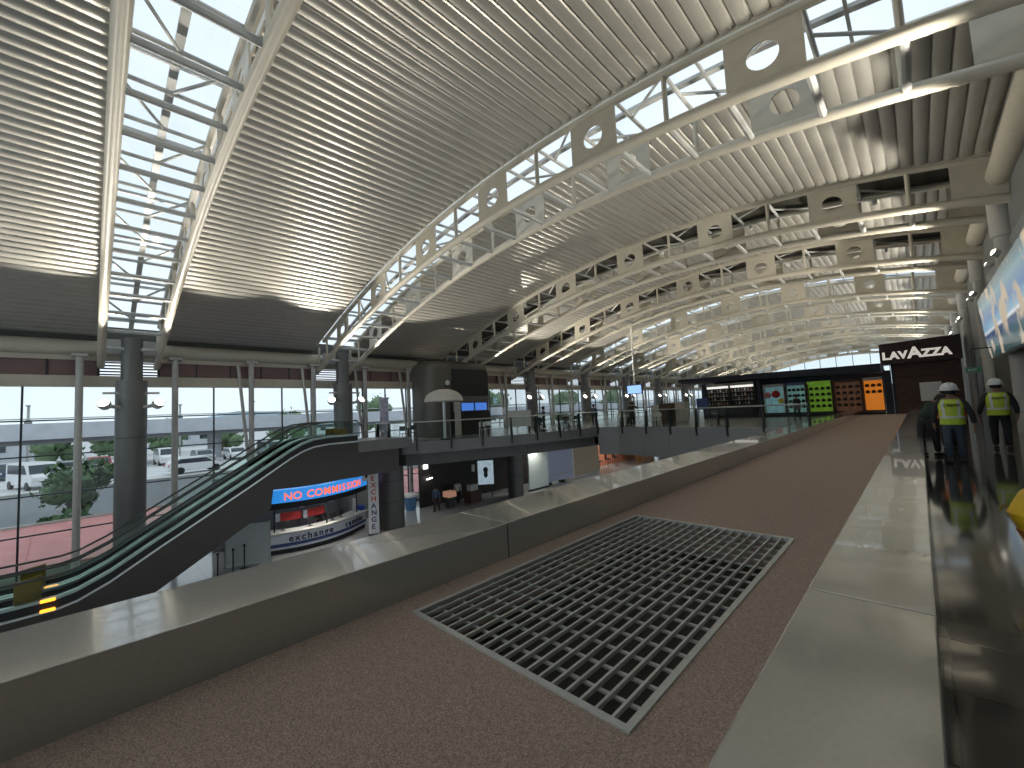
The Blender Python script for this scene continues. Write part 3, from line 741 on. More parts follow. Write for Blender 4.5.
# banner on the mezzanine
t = thing('roll_up_banner', 'tall narrow lilac banner stand on the mezzanine edge', 'banner', (-24.4, 13.1, MEZ), math.radians(-27))
obj('cloth', box(NB(), -.02, .02, -.27, .27, .08, 2.75, .008), mat('lilac_banner', (.36, .35, .46), .5, 0, .35, 3), t); obj('base', box(NB(), -.12, .12, -.3, .3, 0, .08, .01), M['darkmetal'], t)
# menu stand on the mezzanine edge
t = thing('display_board', 'pale grey board behind the railing right of the dark kiosk', 'board', (-18.7, 19.6, MEZ), math.radians(-44))
obj('board', box(NB(), -.03, .03, -.75, .75, .45, 1.5, .01), M['steelgrey'], t)
for s in (-1, 1): obj('leg', box(NB(), -.04, .04, s*.6-.04, s*.6+.04, 0, .45), M['darkmetal'], t)
# hanging screen
t = thing('hanging_screen', 'blue information screen hanging on a white pole over the far seating', 'screen', (-19.1, 36, 2.65))
obj('casing', box(NB(), -.75, .75, -.12, .12, 0, .85, .02), M['darkmetal'], t); obj('display', box(NB(), -.70, .70, -.135, -.121, .05, .80), M['tv'], t); obj('pole', bar(NB(), (0, 0, .85), (0, 0, 7.4), .08), M['white'], t, True)
# reception counters far back
def counter_unit(label, x, y, w, dp, h, m1, m2):
    t = thing('service_counter', label, 'counter', (x, y, MEZ), 0, 'service counters at the back of the mezzanine')
    obj('body', box(NB(), -w/2, w/2, -dp/2, dp/2, 0, h, .01), m1, t); obj('top', box(NB(), -w/2-.05, w/2+.05, -dp/2-.05, dp/2+.05, h, h+.05, .01), m2, t)
    for s in (-.25, .25): obj('front_door', box(NB(), w*s-w*.22, w*s+w*.22, -dp/2-.02, -dp/2-.001, .1, h-.1), m1, t)
counter_unit('beige service counter behind the pale tables, left one', -15.6, 34.5, 2.2, .8, 1.35, M['canvas'], M['offwhite'])
counter_unit('beige service counter just left of the drinks fridge', -13.9, 33.0, 1.5, .8, 1.5, M['canvas'], M['offwhite'])
counter_unit('dark narrow service counter behind the far railing', -13.2, 29.5, .9, .6, 1.45, M['wenge'], M['wenge'])
o = obj('notice_board', box(NB(), -.42, .42, -.05, .05, .9, 1.75, .01), M['blueband'], loc=(-11.6, 32.0, MEZ)); tag(o, 'dark blue board on legs left of the drinks fridge', 'board')
for s in (-1, 1): obj('leg', box(NB(), s*.35-.03, s*.35+.03, -.04, .04, 0, .9), M['darkmetal'], o)

# ------------------------------------------------------------------ lower hall under the mezzanine
struct(obj('wall_lower_back', box(NB(), -26.2, -26.0, 16.6, 36.5, LOW, MEZ-1.3), mat('dark_brown_wall', (.022, .017, .015), .6)), 'dark shop front under the mezzanine')
t = thing('glass_door_unit', 'white framed glass doors between the thick column and the dark shops', 'door', (-27.6, 14.1, LOW), 0)
for q, y in enumerate((-.35, .2, .75)): obj('frame', box(NB(), -.05, .05, y-.10, y+.10, 0, 3.5), M['white'], t)
obj('pane', box(NB(), -.01, .01, -.25, .65, 0, 3.45), M['glass'], t)
t = thing('recycling_bin', 'blue bin with a pale lid on the lower floor beside the dark shops', 'bin', (-26.1, 15.85, LOW))
obj('body', lathe(NB(), [(.33, 0), (.46, .95)], 18), M['binblue'], t, True); obj('lid', lathe(NB(), [(.55, .95), (.56, 1.05), (.3, 1.17)], 18), M['white'], t, True)
t = thing('poster_stand', 'lit pale blue poster panel in the dark lower hall', 'poster', (-24.2, 21.3, LOW), math.radians(-41))
obj('panel', box(NB(), -.04, .04, -.6, .6, 1.1, 2.9, .01), mat('pale_poster', (.5, .6, .68), .4, 0, .25, 2, emit=(.35, .45, .52), es=.5), t); obj('figure', lathe(NB(), [(.05, 1.6), (.16, 1.75), (.14, 2.05), (.2, 2.2), (.12, 2.4)], 12, (.05, 0, 0), .1, 1), M['black'], t, True)
for s in (-1, 1): obj('leg', box(NB(), -.04, .04, s*.45-.04, s*.45+.04, 0, 1.1), M['darkmetal'], t)
lowbits = [('lit_notice', 'lit white notice at the top of the dark shop entrance', -25.7, 16.9, 2.75, .32, .42, 'lampwhite'),
           ('lit_menu', 'grey lit menu board on the dark shop back wall', -25.8, 22.9, 2.15, .5, .5, 'offwhite'),
           ('lit_menu', 'small pale menu sheet left of the grey menu board', -25.8, 21.4, 1.95, .25, .55, 'offwhite')]
for nm, lb, x, y, z, w_, h_, m in lowbits:
    o = obj(nm, box(NB(), -.03, .03, -w_/2, w_/2, 0, h_, .005), M[m], loc=(x, y, LOW+z), rotz=-.65); tag(o, lb, 'sign'); obj('hanger', bar(NB(), (-.03, 0, h_/2), (-.2, 0, h_/2), .015), M['darkmetal'], o)
t = thing('shop_lamp', 'long white lamp hanging in the dark shop entrance', 'lamp', (-25.9, 17.4, LOW+1.95), .5)
obj('tube', box(NB(), -.05, .05, -.5, .5, 0, .08, .02), M['lampwhite'], t); obj('cord', bar(NB(), (0, 0, .08), (0, 0, 1.7), .01), M['darkmetal'], t)
t = thing('flower_planter', 'salmon lit display box on a stand in the dark lower hall', 'display', (-24.3, 17.9, LOW))
obj('box', box(NB(), -.35, .35, -.35, .35, .75, 1.15, .02), mat('salmon_box', (.6, .32, .22), .5, emit=(.6, .3, .2), es=.25), t); obj('stand', box(NB(), -.25, .25, -.25, .25, 0, .75, .02), M['darkmetal'], t)
t = thing('cash_register', 'grey register on a small desk in the dark lower hall', 'cash register', (-24.3, 20.0, LOW))
obj('desk', box(NB(), -.4, .4, -.5, .5, 0, .85, .02), M['wenge'], t); obj('machine', box(NB(), -.25, .25, -.35, .35, .85, 1.3, .03), M['steelgrey'], t)
# pale partitions
t = thing('partition_wall', 'pale green free-standing partition under the mezzanine', 'partition', (-23.2, 26.2, LOW), 0)
obj('panel', box(NB(), -.06, .06, -1.15, 1.3, .15, 3.35), M['mint'], t); obj('plinth', box(NB(), -.08, .08, -1.15, 1.3, 0, .15), M['black'], t)
t = thing('partition_wall', 'lavender free-standing partition beside the pale green one', 'partition', (-23.6, 29.6, LOW), 0)
obj('panel', box(NB(), -.06, .06, -1.9, 1.9, .25, 3.4), M['lav'], t); obj('edge_post', box(NB(), -.09, .09, 1.9, 2.1, 0, 3.4), M['white'], t)
obj('rail', box(NB(), .061, .09, -1.9, 1.9, .75, .82), M['steelgrey'], t)
for y in (-1.6, .2): obj('foot', box(NB(), -.3, .3, y-.08, y+.08, 0, .25), M['black'], t)
t = thing('partition_wall', 'beige wall block right of the lavender partition', 'partition', (-24.2, 34.0, LOW), 0)
obj('panel', box(NB(), -.5, .5, -2.0, 2.2, .2, 3.2), M['beige'], t); obj('plinth', box(NB(), -.52, .52, -2.0, 2.2, 0, .2), M['offwhite'], t)
struct(obj('wall_orange', box(NB(), -26.2, -26.0, 36.5, 50, LOW, MEZ-1.3), M['orangewall']), 'salmon orange wall far under the mezzanine')
for q, (x, y) in enumerate(((-24.0, 36.8), (-24.2, 38.6), (-24.4, 40.5), (-23.6, 42.4))):
    t = thing('bar_stool', 'dark red bar stool in front of the salmon wall, %s from the beige block' % ('first', 'second', 'third', 'fourth')[q], 'stool', (x, y, LOW), 0, 'bar stools by the salmon wall')
    obj('seat', box(NB(), -.24, .24, -.24, .24, 1.0, 1.1, .03), M['wenge'], t); obj('backrest', box(NB(), -.24, -.19, -.24, .24, 1.1, 1.55, .03), mat('dark_red', (.12, .02, .015), .5), t)
    for sx in (-1, 1):
        for sy in (-1, 1): obj('leg', bar(NB(), (sx*.24, sy*.24, 0), (sx*.18, sy*.18, 1.0), .02, 6), M['black'], t)
t = thing('cabinet', 'amber brown cabinet at the right end of the salmon wall', 'cabinet', (-24.0, 46.5, LOW))
obj('body', box(NB(), -.4, .4, -1.6, 1.6, 0, 3.0, .02), mat('amber_wood', (.30, .15, .05), .5, 0, .2, 4), t)
for y in (-.8, .8): obj('door', box(NB(), .401, .43, y-.75, y+.75, .15, 2.85), mat('amber_wood_door', (.34, .18, .06), .5, 0, .2, 4), t)
o = obj('poster', box(NB(), -.03, .03, -.5, .5, 0, 1.4, .01), M['counterwhite'], loc=(-22.3, 50.0, LOW+1.8)); tag(o, 'pale bluish sign right of the amber brown cabinet', 'sign'); obj('pole', bar(NB(), (0, 0, -1.8), (0, 0, 0), .04), M['darkmetal'], o)

# ------------------------------------------------------------------ bar island with canopy, shelves, sign
BY = 38.0
bar_ = thing('bar_kiosk', 'long dark bar kiosk with flat navy canopy at the end of the carpet', 'kiosk', (0, BY, MEZ))
bz = lambda z: z-MEZ
bm = NB()
prism(bm, [(-15.8, bz(3.36)), (-1.8, bz(3.05)), (-1.8, bz(3.62)), (-15.8, bz(3.72))], 'y', 0, 4.5)
obj('canopy', bm, M['navy'], bar_)
obj('back_wall', box(NB(), -13.6, -1.7, 2.6, 2.75, 0, bz(3.3)), M['navy'], bar_)
for x in (-9.42, -1.5, -13.55): obj('pillar', box(NB(), x-.2, x+.2, .05, .5, 0, bz(3.1)), M['navy'], bar_)
obj('plinth', box(NB(), -9.2, -1.75, -.1, .5, 0, .2, .01), M['black'], bar_)
wb = thing('brown_shop_wall', 'dark brown timber shop wall below the lettered sign', 'wall panel', (0, BY, 0))
obj('panel', box(NB(), -1.15, 2.0, .2, .4, 0, 3.5), M['wenge'], wb); obj('left_post', box(NB(), -1.27, -1.151, .1, .4, 0, 3.5), M['navy'], wb)
obj('plank_line', box(NB(), -1.15, 2.0, .19, .199, 2.55, 2.62), M['maroonbox'], wb)
sg = thing('shop_sign', 'dark maroon sign box with large cream capital letters', 'sign', (0, BY-.3, 3.45))
obj('box', prism(NB(), [(-1.75, 0.02), (2.08, .02), (2.08, 1.55), (-1.75, 1.42)], 'y', 0, 1.6), M['maroonbox'], sg)
# LAVAZZA lettering: small caps with one tall A in the middle
xx = -1.62
for ch, sz, dz, adv in (('L', .66, .36, .38), ('A', .66, .36, .46), ('V', .66, .36, .44), ('A', .98, .34, .66), ('Z', .66, .36, .44), ('Z', .66, .36, .44), ('A', .66, .36, .5)):
    text('letter', ch, sz, M['letter'], sg, face_mat((xx, -.03, dz), (1, .0, .02), (0, 0, 1)), .02, bold=.036, sx=1.0); xx += adv*.99
o = obj('exit_sign', box(NB(), -.22, .22, -.04, .04, 0, .19, .01), M['exit'], loc=(1.55, 24.0, 2.18)); tag(o, 'small dark green exit sign hanging over the walkway', 'sign')
obj('bracket', bar(NB(), (0, 0, .19), (0, 0, .9), .02), M['darkmetal'], o); obj('bracket', bar(NB(), (0, 0, .9), (1.04, 0, .9), .02), M['darkmetal'], o)
text('letter', 'EXIT', .12, M['offwhite'], o, face_mat((-.15, -.042, .05), (1, 0, 0), (0, 0, 1)), .001)
o = obj('white_notice', box(NB(), -.40, .40, -.03, .03, 0, .95, .01), M['offwhite'], loc=(.42, 30.0, 1.05)); tag(o, 'white notice board standing in front of the brown shop wall', 'board')
for s in (-1, 1): obj('leg', bar(NB(), (s*.3, 0, -1.05), (s*.3, 0, 0), .025), M['darkmetal'], o)
# drinks fridge
fr = thing('drinks_fridge', 'tall black open drinks fridge with two lit bays of shelves', 'fridge', (-11.45, BY-.2, MEZ))
obj('casing', box(NB(), -1.95, 1.95, .62, .75, 0, 2.95), M['black'], fr)
for x in (-1.95, -.05, 1.85): obj('side_panel', box(NB(), x, x+.1, 0, .62, 0, 2.95), M['black'], fr)
obj('base', box(NB(), -1.85, 1.85, 0, .62, 0, 1.15), M['black'], fr)
obj('header', box(NB(), -1.85, 1.85, 0, .62, 2.75, 2.95), mat('fridge_header', (.3, .28, .26), .4), fr)
for x in (-1.8, .1):
    obj('lit_header', box(NB(), x, x+1.7, .02, .30, 2.55, 2.72, .02), mat('dim_lit_header', (.8, .8, .78), .4, emit=(1, .97, .9), es=.7), fr)
    for z in (1.5, 1.85, 2.2): obj('shelf', box(NB(), x, x+1.7, .06, .60, z, z+.03), M['steelgrey'], fr)
bcol = [M['offwhite'], M['wenge'], M['carsilver'], M['concdark'], M['brownback'], M['offwhite']]
nb = 0
for bi, x in enumerate((-1.72, .18)):
    for zi, z in enumerate((1.15, 1.53, 1.88, 2.23)):
        for q in range(7):
            o = obj('bottle', lathe(NB(), [(.05, 0), (.055, .02), (.055, .15), (.02, .20), (.02, .25)], 8), bcol[(q*2+zi+bi) % 6], smooth=True, loc=(-11.45+x+q*.24, BY-.2+.24, MEZ+z+.001))
            tag(o, 'bottle on the %s shelf of the %s bay of the drinks fridge' % (('bottom', 'second', 'third', 'top')[zi], ('left', 'right')[bi]), 'bottle', 'bottles on the %s %s fridge shelf' % (('left', 'right')[bi], ('bottom', 'second', 'third', 'top')[zi]))
# five display cabinets along the bar
PX = [-9.2, -7.66, -6.24, -4.61, -2.93, -1.72]
cab = [('aquaback', 'aqua display cabinet with a big red and pink gift, leftmost at the bar'), ('tealback', 'sea green display cabinet with dark round goods'), ('greenback', 'lime green display cabinet with rows of black goods'),
       ('brownback', 'brown display cabinet crowded with dark goods'), ('orangeback', 'bright orange display cabinet at the right end of the bar')]
for i, (m, lb) in enumerate(cab):
    x0, x1 = PX[i]+.03, PX[i+1]-.03; w_ = x1-x0
    t = thing('display_cabinet', lb, 'display cabinet', ((x0+x1)/2, BY+.85, MEZ))
    obj('back_panel', box(NB(), -w_/2, w_/2, .40, .46, .3, 2.62), M[m], t)
    obj('base', box(NB(), -w_/2, w_/2, -.15, .46, 0, .3), M['black'], t)
    for s in (-1, 1): obj('side_post', box(NB(), s*(w_/2-.03)-.03, s*(w_/2-.03)+.03, -.1, .399, .3, 2.62), M['wenge'] if i != 0 else M['canvas'], t)
    obj('header', box(NB(), -w_/2+.061, w_/2-.061, -.1, .399, 2.42, 2.62), [M['canvas'], M['blueband'], M['greenback'], M['wenge'], M['steelgrey']][i], t)
    zs = (.62, 1.05, 1.5, 1.95)
    for z in zs: obj('shelf', box(NB(), -w_/2+.061, w_/2-.061, 0, .39, z-.03, z), M['glass'] if i in (2, 4) else M[m], t)
    if i == 0:
        px_, pz = (x0+x1)/2, MEZ+1.05
        for nm, lb2, dx, z0, r, mm in (('gift_ball', 'big round red gift in the aqua display cabinet', .14, 1.5, .30, 'red'), ('gift_ball', 'round pink gift left of the big red one', -.44, 1.5, .25, 'pink'), ('gift_ball', 'round yellow gift in the aqua display cabinet, lower right', .45, 1.05, .21, 'yellow'), ('gift_ball', 'round pale gift low in the aqua display cabinet', -.3, 1.05, .2, 'aquaback')):
            o = obj(nm, lathe(NB(), [(r*math.sin(PI*q/12)+.005, r-r*math.cos(PI*q/12)) for q in range(13)], 16), M[mm], smooth=True, loc=(px_+dx, BY+.85-.02, MEZ+z0+.001)); tag(o, lb2, 'gift'); obj('bow', lathe(NB(), [(.02, 2*r), (.07, 2*r+.03), (.02, 2*r+.06)], 8), M['white'], o, True)
    else:
        nn_ = 3 if i == 4 else 4
        for zi, z in enumerate(zs):
            for q in range(nn_):
                if i == 4 and zi < 2: continue
                dx = -w_/2+.25+(w_-.5)*q/(nn_-1)
                mm = ['', 'black', 'black', 'shirtdark', 'wenge'][i]
                bm = NB(); lathe(bm, [(.02, 0), (.11, .01), (.135, .07), (.12, .15), (.07, .22), (.02, .23)], 14)
                o = obj('hat', bm, M[mm], smooth=True, loc=((x0+x1)/2+dx, BY+.85+.19, MEZ+z+.001))
                tag(o, 'dark round item on the %s shelf of the %s' % (('bottom', 'lower', 'middle', 'upper')[zi], ['', 'sea green cabinet', 'lime green cabinet', 'brown cabinet', 'orange cabinet'][i]), 'goods', 'dark goods on the %s shelf of the %s' % (('bottom', 'lower', 'middle', 'upper')[zi], ['', 'sea green cabinet', 'lime green cabinet', 'brown cabinet', 'orange cabinet'][i]))
# tilted advertising screen on the right
sc = thing('advertising_screen', 'large tilted advertising screen with beach picture on the right wall', 'screen', (0, 0, 0))
def sm():
    m, nt, b = nodes('beach_screen')
    tc = nt.nodes.new('ShaderNodeTexCoord'); sp_ = nt.nodes.new('ShaderNodeSeparateXYZ'); nt.links.new(tc.outputs['Object'], sp_.inputs[0])
    n = nt.nodes.new('ShaderNodeTexNoise'); n.inputs['Scale'].default_value = .9; n.inputs['Detail'].default_value = 3; nt.links.new(tc.outputs['Object'], n.inputs['Vector'])
    r = nt.nodes.new('ShaderNodeValToRGB'); e = r.color_ramp
    for p, c in ((0.0, (.03, .06, .06)), (.18, (.04, .12, .14)), (.36, (.03, .07, .2)), (.40, (.75, .8, .85)), (.44, (.25, .45, .6)), (.6, (.10, .22, .45)), (.8, (.22, .35, .42)), (1, (.10, .14, .15))):
        if p in (0., 1.): el = e.elements[0 if p == 0 else len(e.elements)-1]
        else: el = e.elements.new(p)
        el.color = (*c, 1)
    mr = nt.nodes.new('ShaderNodeMapRange'); mr.inputs[1].default_value = 2.7; mr.inputs[2].default_value = 5.1; nt.links.new(sp_.outputs['Z'], mr.inputs[0]); nt.links.new(mr.outputs[0], r.inputs['Fac'])
    mx = nt.nodes.new('ShaderNodeMixRGB'); mx.inputs[2].default_value = (.5, .42, .32, 1)
    r2 = nt.nodes.new('ShaderNodeValToRGB'); r2.color_ramp.elements[0].position = .52; r2.color_ramp.elements[1].position = .6; nt.links.new(n.outputs['Fac'], r2.inputs['Fac']); nt.links.new(r2.outputs['Color'], mx.inputs['Fac']); nt.links.new(r.outputs['Color'], mx.inputs[1])
    nt.links.new(mx.outputs['Color'], b.inputs['Base Color']); nt.links.new(mx.outputs['Color'], b.inputs['Emission Color']); b.inputs['Emission Strength'].default_value = .55; b.inputs['Roughness'].default_value = .2
    return m
yA, yB = 11.0, 25.2
bm = NB(); p = [(1.95, 5.05), (2.12, 2.72), (2.2, 2.72), (2.03, 5.05)]; prism(bm, p, 'y', yA, yB); obj('display', bm, sm(), sc)
bm = NB(); p = [(1.985, 5.12), (2.17, 2.65), (2.24, 2.68), (2.1, 5.16)]; prism(bm, p, 'y', yA-.1, yB+.07); obj('casing', bm, mat('screen_casing', (.09, .09, .09), .4), sc)
for y in (14, 18.5, 24): obj('bracket', box(NB(), 2.13, 2.575, y-.05, y+.05, 4.6, 4.75), M['darkmetal'], sc)
struct(obj('wall_right_panel', box(NB(), 2.58, 2.619, 13.0, 28.5, 3.9, 6.6), M['panelblue']), 'blue grey wall panel behind the tilted screen')
# yellow bag at the right edge
yb = thing('bag', 'bright yellow rounded bag with orange base at the right edge of the walkway', 'bag', (.90, 5.5, 0))
bm = NB(); lathe(bm, [(.02, .10), (.25, .12), (.36, .26), (.44, .47), (.36, .64), (.22, .78), (.05, .84)], 20, (0, 0, 0), 1.05, .7); obj('body', bm, M['yellowbag'], yb, True)
bm = NB(); lathe(bm, [(.20, .001), (.30, .07), (.40, .33), (.25, .335)], 20, (0, 0, 0), 1.05, .7); obj('base', bm, M['orangebag'], yb, True)
obj('strap', tube(NB(), [(-.46+.03*math.cos(a), 0, .47+.05*math.sin(a)) for a in [PI*q/8 for q in range(9)]], .012, 6), M['ochre'], yb, True)
obj('handle', tube(NB(), [(.12*math.cos(a), 0, .81+.1*math.sin(a)) for a in [PI*q/8 for q in range(9)]], .015, 6), M['ochre'], yb, True)

# ------------------------------------------------------------------ people
def skin_obj(name, verts, edges, radii, m, parent=None, root=0, sub=1):
    me = bpy.data.meshes.new(name); me.from_pydata([tuple(v) for v in verts], edges, []); me.update()
    o = bpy.data.objects.new(name, me); C.objects.link(o)
    me.materials.append(m)
    sk = o.modifiers.new('Skin', 'SKIN'); sk.use_smooth_shade = True
    lay = me.skin_vertices[0] if me.skin_vertices else None
    if lay is None:
        bpy.context.view_layer.objects.active = o
        lay = me.attributes  # not reached in practice
    for i, r in enumerate(radii):
        rr = r if isinstance(r, tuple) else (r, r)
        lay.data[i].radius = rr; lay.data[i].use_root = (i == root)
    if sub:
        s = o.modifiers.new('Subdivision', 'SUBSURF'); s.levels = sub; s.render_levels = sub
    if parent: o.parent = parent
    return o
def person(name_label, loc, rot, top, legs, pose=None, helmet=False, vest=None, hair=True, seated=False, holds=None, fine=False, group=None, h=1.72):
    """Stands facing +Y before rotation; lean in radians bends the upper body forward at the hips."""
    P = dict(lean=0., al=(.06, .0, 0.), ar=(.06, .0, 0.), step=.12, head=0.)
    P.update(pose or {})
    k = h/1.72; lean = P['lean']
    def up(p, piv=(0, 0, .95)):   # bend about hips
        y, z = p[1]-piv[1], p[2]-piv[2]
        return (p[0], piv[1]+y*math.cos(lean)+z*math.sin(lean), piv[2]-y*math.sin(lean)+z*math.cos(lean))
    st = P['step']; V = []; E_ = []; Rd = []
    def add(p, r, link=None):
        V.append(Vector(p)*k); Rd.append(tuple(x*k for x in r) if isinstance(r, tuple) else r*k)
        if link is not None: E_.append((link, len(V)-1))
        return len(V)-1
    pel = add((0, 0, .95), (.125, .09))
    p2 = add(up((0, 0, 1.02)), (.11, .08), pel); ab = add(up((0, 0, 1.10)), (.12, .085), p2); ch = add(up((0, .0, 1.28)), (.16, .11), ab); sh = add(up((0, 0, 1.40)), (.12, .085), ch)
    nk = add(up((0, .01, 1.47)), (.055, .055), sh); hb = add(up((0, .02, 1.54)), (.07, .08), nk); hm = add(up((0, .03, 1.62)), (.075, .095), hb); ht = add(up((0, .025, 1.69)), (.055, .07), hm)
    if fine or True:
        ns = add(up((0, .125, 1.595)), (.013, .016), hb)
    joints = {}
    for s, nm in ((-1, 'l'), (1, 'r')):
        a = P['a'+nm]   # (sideways, forward swing, elbow bend)
        s0 = (s*.19, 0, 1.38)
        e0 = (s0[0]+s*.30*math.sin(a[0]+.08), .30*math.sin(a[1]), 1.38-.29*math.cos(a[1]))
        f = a[1]+a[2]
        w0 = (e0[0]+s*.03, e0[1]+.25*math.sin(f), e0[2]-.25*math.cos(f))
        hnd = (w0[0]-s*.005, w0[1]+.07*math.sin(f), w0[2]-.07*math.cos(f))
        i = add(up(s0), .062, sh); j = add(up(e0), .045, i); w_ = add(up(w0), .029, j); hd = add(up(hnd), (.040, .022), w_)
        joints[nm] = (i, j, w_)
        # fingers: five short chains off the palm
        for q in range(4):
            o_ = (q-1.5)*.019
            L1 = (.040, .046, .044, .036)[q]
            b0 = (hnd[0], hnd[1]+o_+.04*math.sin(f), hnd[2]-.035*math.cos(f)); b1 = (b0[0]-s*.006, b0[1]+L1*math.sin(f), b0[2]-L1*math.cos(f)-.004); b2 = (b1[0]-s*.02, b1[1]+L1*.7*math.sin(f), b1[2]-L1*.7*math.cos(f))
            x = add(up(b0), .0095, hd); x = add(up(b1), .0085, x); x = add(up(b2), .007, x)
        t0 = (hnd[0]-s*.02, hnd[1]+.04, hnd[2]+.01); x = add(up(t0), .011, hd); add(up((t0[0]-s*.008, t0[1]+.02, t0[2]-.035)), .0085, x)
    leg = {}
    for s, nm in ((-1, 'l'), (1, 'r')):
        d = st*s
        hip = (s*.09, 0, .90)
        if seated: kn = (s*.11, .43, .50); an = (s*.11, .43+d*.3, .09)
        else: kn = (s*.10, d*.55+.02, .50); an = (s*.10, d, .09)
        a_ = add(hip, .088, pel); b_ = add(kn, .058, a_); c_ = add(an, .040, b_); d_ = add((an[0], an[1]+.14, .035), (.035, .03), c_)
        leg[nm] = (hip, kn, an)
    body = skin_obj('person', V, E_, Rd, M['skin'], None, 0)
    body.location = loc; body.rotation_euler.z = rot
    tag(body, name_label, 'person', group)
    # shirt
    V, E_, Rd = [], [], []
    a00 = add((0, 0, .85), (.172, .138)); a0 = add((0, 0, .95), (.170, .134), a00); a05 = add(up((0, 0, 1.01)), (.16, .125), a0); a1 = add(up((0, 0, 1.10)), (.15, .115), a05); a2 = add(up((0, 0, 1.28)), (.178, .128), a1); a3 = add(up((0, 0, 1.41)), (.135, .10), a2); add(up((0, .005, 1.455)), (.072, .07), a3)
    for s, nm in ((-1, 'l'), (1, 'r')):
        a = P['a'+nm]; s0 = (s*.195, 0, 1.375); e0 = (s0[0]+s*.30*math.sin(a[0]+.08), .30*math.sin(a[1]), 1.38-.29*math.cos(a[1])); f = a[1]+a[2]; w0 = (e0[0]+s*.028, e0[1]+.225*math.sin(f), e0[2]-.225*math.cos(f))
        i = add(up(s0), .078, a3); j = add(up(e0), .060, i); add(up(w0), .043, j)
    skin_obj('shirt', V, E_, Rd, top, body, 0)
    V, E_, Rd = [], [], []
    a0 = add(up((0, 0, 1.08)), (.145, .11)); a1 = add((0, 0, .90), (.165, .13), a0)
    for nm in 'lr':
        hip, kn, an = leg[nm]
        i = add((hip[0]*1.05, hip[1]+.0, .84 if not seated else .88), .105, a1); j = add(kn, .078, i); add((an[0], an[1], an[2]-.005), .066, j)
    skin_obj('trousers', V, E_, Rd, legs, body, 0)
    for nm in 'lr':
        an = leg[nm][2]; bm = NB(); box(bm, -.05, .05, -.09, .19, 0, .075, .03); bmesh.ops.translate(bm, verts=bm.verts, vec=(an[0]*k, an[1]*k, .0)); obj('shoe', bm, M['shoe'], body, True)
    hp = Vector(up((0, .028, 1.62)))*k
    T = Matrix.Translation(hp) @ Matrix.Rotation(-lean, 4, 'X')
    if helmet:
        bm = NB(); lathe(bm, [(.142, .005), (.145, .02), (.138, .07), (.115, .12), (.07, .152), (.01, .163)], 22, (0, 0, .01), .95, 1.12); lathe(bm, [(.150, -.002), (.172, .0), (.172, .012), (.145, .022)], 22, (0, .012, .005), .95, 1.15)
        box(bm, -.014, .014, -.12, .13, .13, .178, .012); bm.transform(T); obj('hard_hat', bm, M['helmet'], body, True)
        bm = NB(); lathe(bm, [(.098, -.075), (.112, -.04), (.112, .03), (.09, .05)], 18, (0, -.018, 0), .93, 1.05); bm.transform(T); obj('hair', bm, M['hair'], body, True)
    elif hair:
        bm = NB(); lathe(bm, [(.085, -.085), (.105, -.05), (.11, .02), (.10, .07), (.06, .105), (.01, .115)], 18, (0, -.022, .015), .95, 1.08); bm.transform(T); obj('hair', bm, M['hair'], body, True)
    for s in (-1, 1):
        bm = NB(); lathe(bm, [(.006, -.032), (.018, -.015), (.02, .012), (.008, .03)], 8, (s*.083, .005, -.03), .6, 1); bm.transform(T); obj('ear', bm, M['skin'], body, True)
    if vest:
        rows = [(.86, .205, .165), (1.0, .195, .16), (1.13, .198, .160), (1.28, .218, .165), (1.38, .20, .145), (1.425, .165, .12)]
        def shell(z0, z1, grow, m, nm, a0=0, a1=2*PI, n=28):
            bm = NB(); zs = [z for z in [z0] + [r[0] for r in rows if z0 < r[0] < z1] + [z1]]
            def at(z):
                for (za, xa, ya), (zb, xb, yb) in zip(rows, rows[1:]):
                    if z <= zb+1e-6: u = (z-za)/(zb-za); return xa+(xb-xa)*u, ya+(yb-ya)*u
                return rows[-1][1:]
            G = []
            for z in zs:
                ax, ay = at(z); G.append([[bm.verts.new(Vector(up(((ax+gg)*math.cos(a0+(a1-a0)*q/n), (ay+gg)*math.sin(a0+(a1-a0)*q/n), z)))*k) for q in range(n+1)] for gg in (grow, grow-.012)])
            for g0, g1 in zip(G, G[1:]):
                for q in range(n):
                    bm.faces.new((g0[0][q], g0[0][q+1], g1[0][q+1], g1[0][q])); bm.faces.new((g0[1][q], g1[1][q], g1[1][q+1], g0[1][q+1]))
            for gA in (G[0], G[-1]):
                for q in range(n): bm.faces.new((gA[0][q], gA[0][q+1], gA[1][q+1], gA[1][q]))
            bmesh.ops.remove_doubles(bm, verts=bm.verts, dist=.0005)
            return obj(nm, bm, m, body, True)
        shell(.86, 1.425, 0, vest, 'vest')
        shell(1.0, 1.05, .006, M['reflect'], 'reflective_band')
        for c_ in (-PI/2-.62, -PI/2+.62): shell(1.05, 1.40, .006, M['reflect'], 'reflective_brace', c_-.14, c_+.14, 4)
        text('lettering', 'CREW', .085, M['shirtdark'], body, face_mat(Vector(up((-.115, -.178, 1.26)))*k, (1, 0, 0), (0, math.sin(lean), math.cos(lean))), .004, bold=.002)
    return body
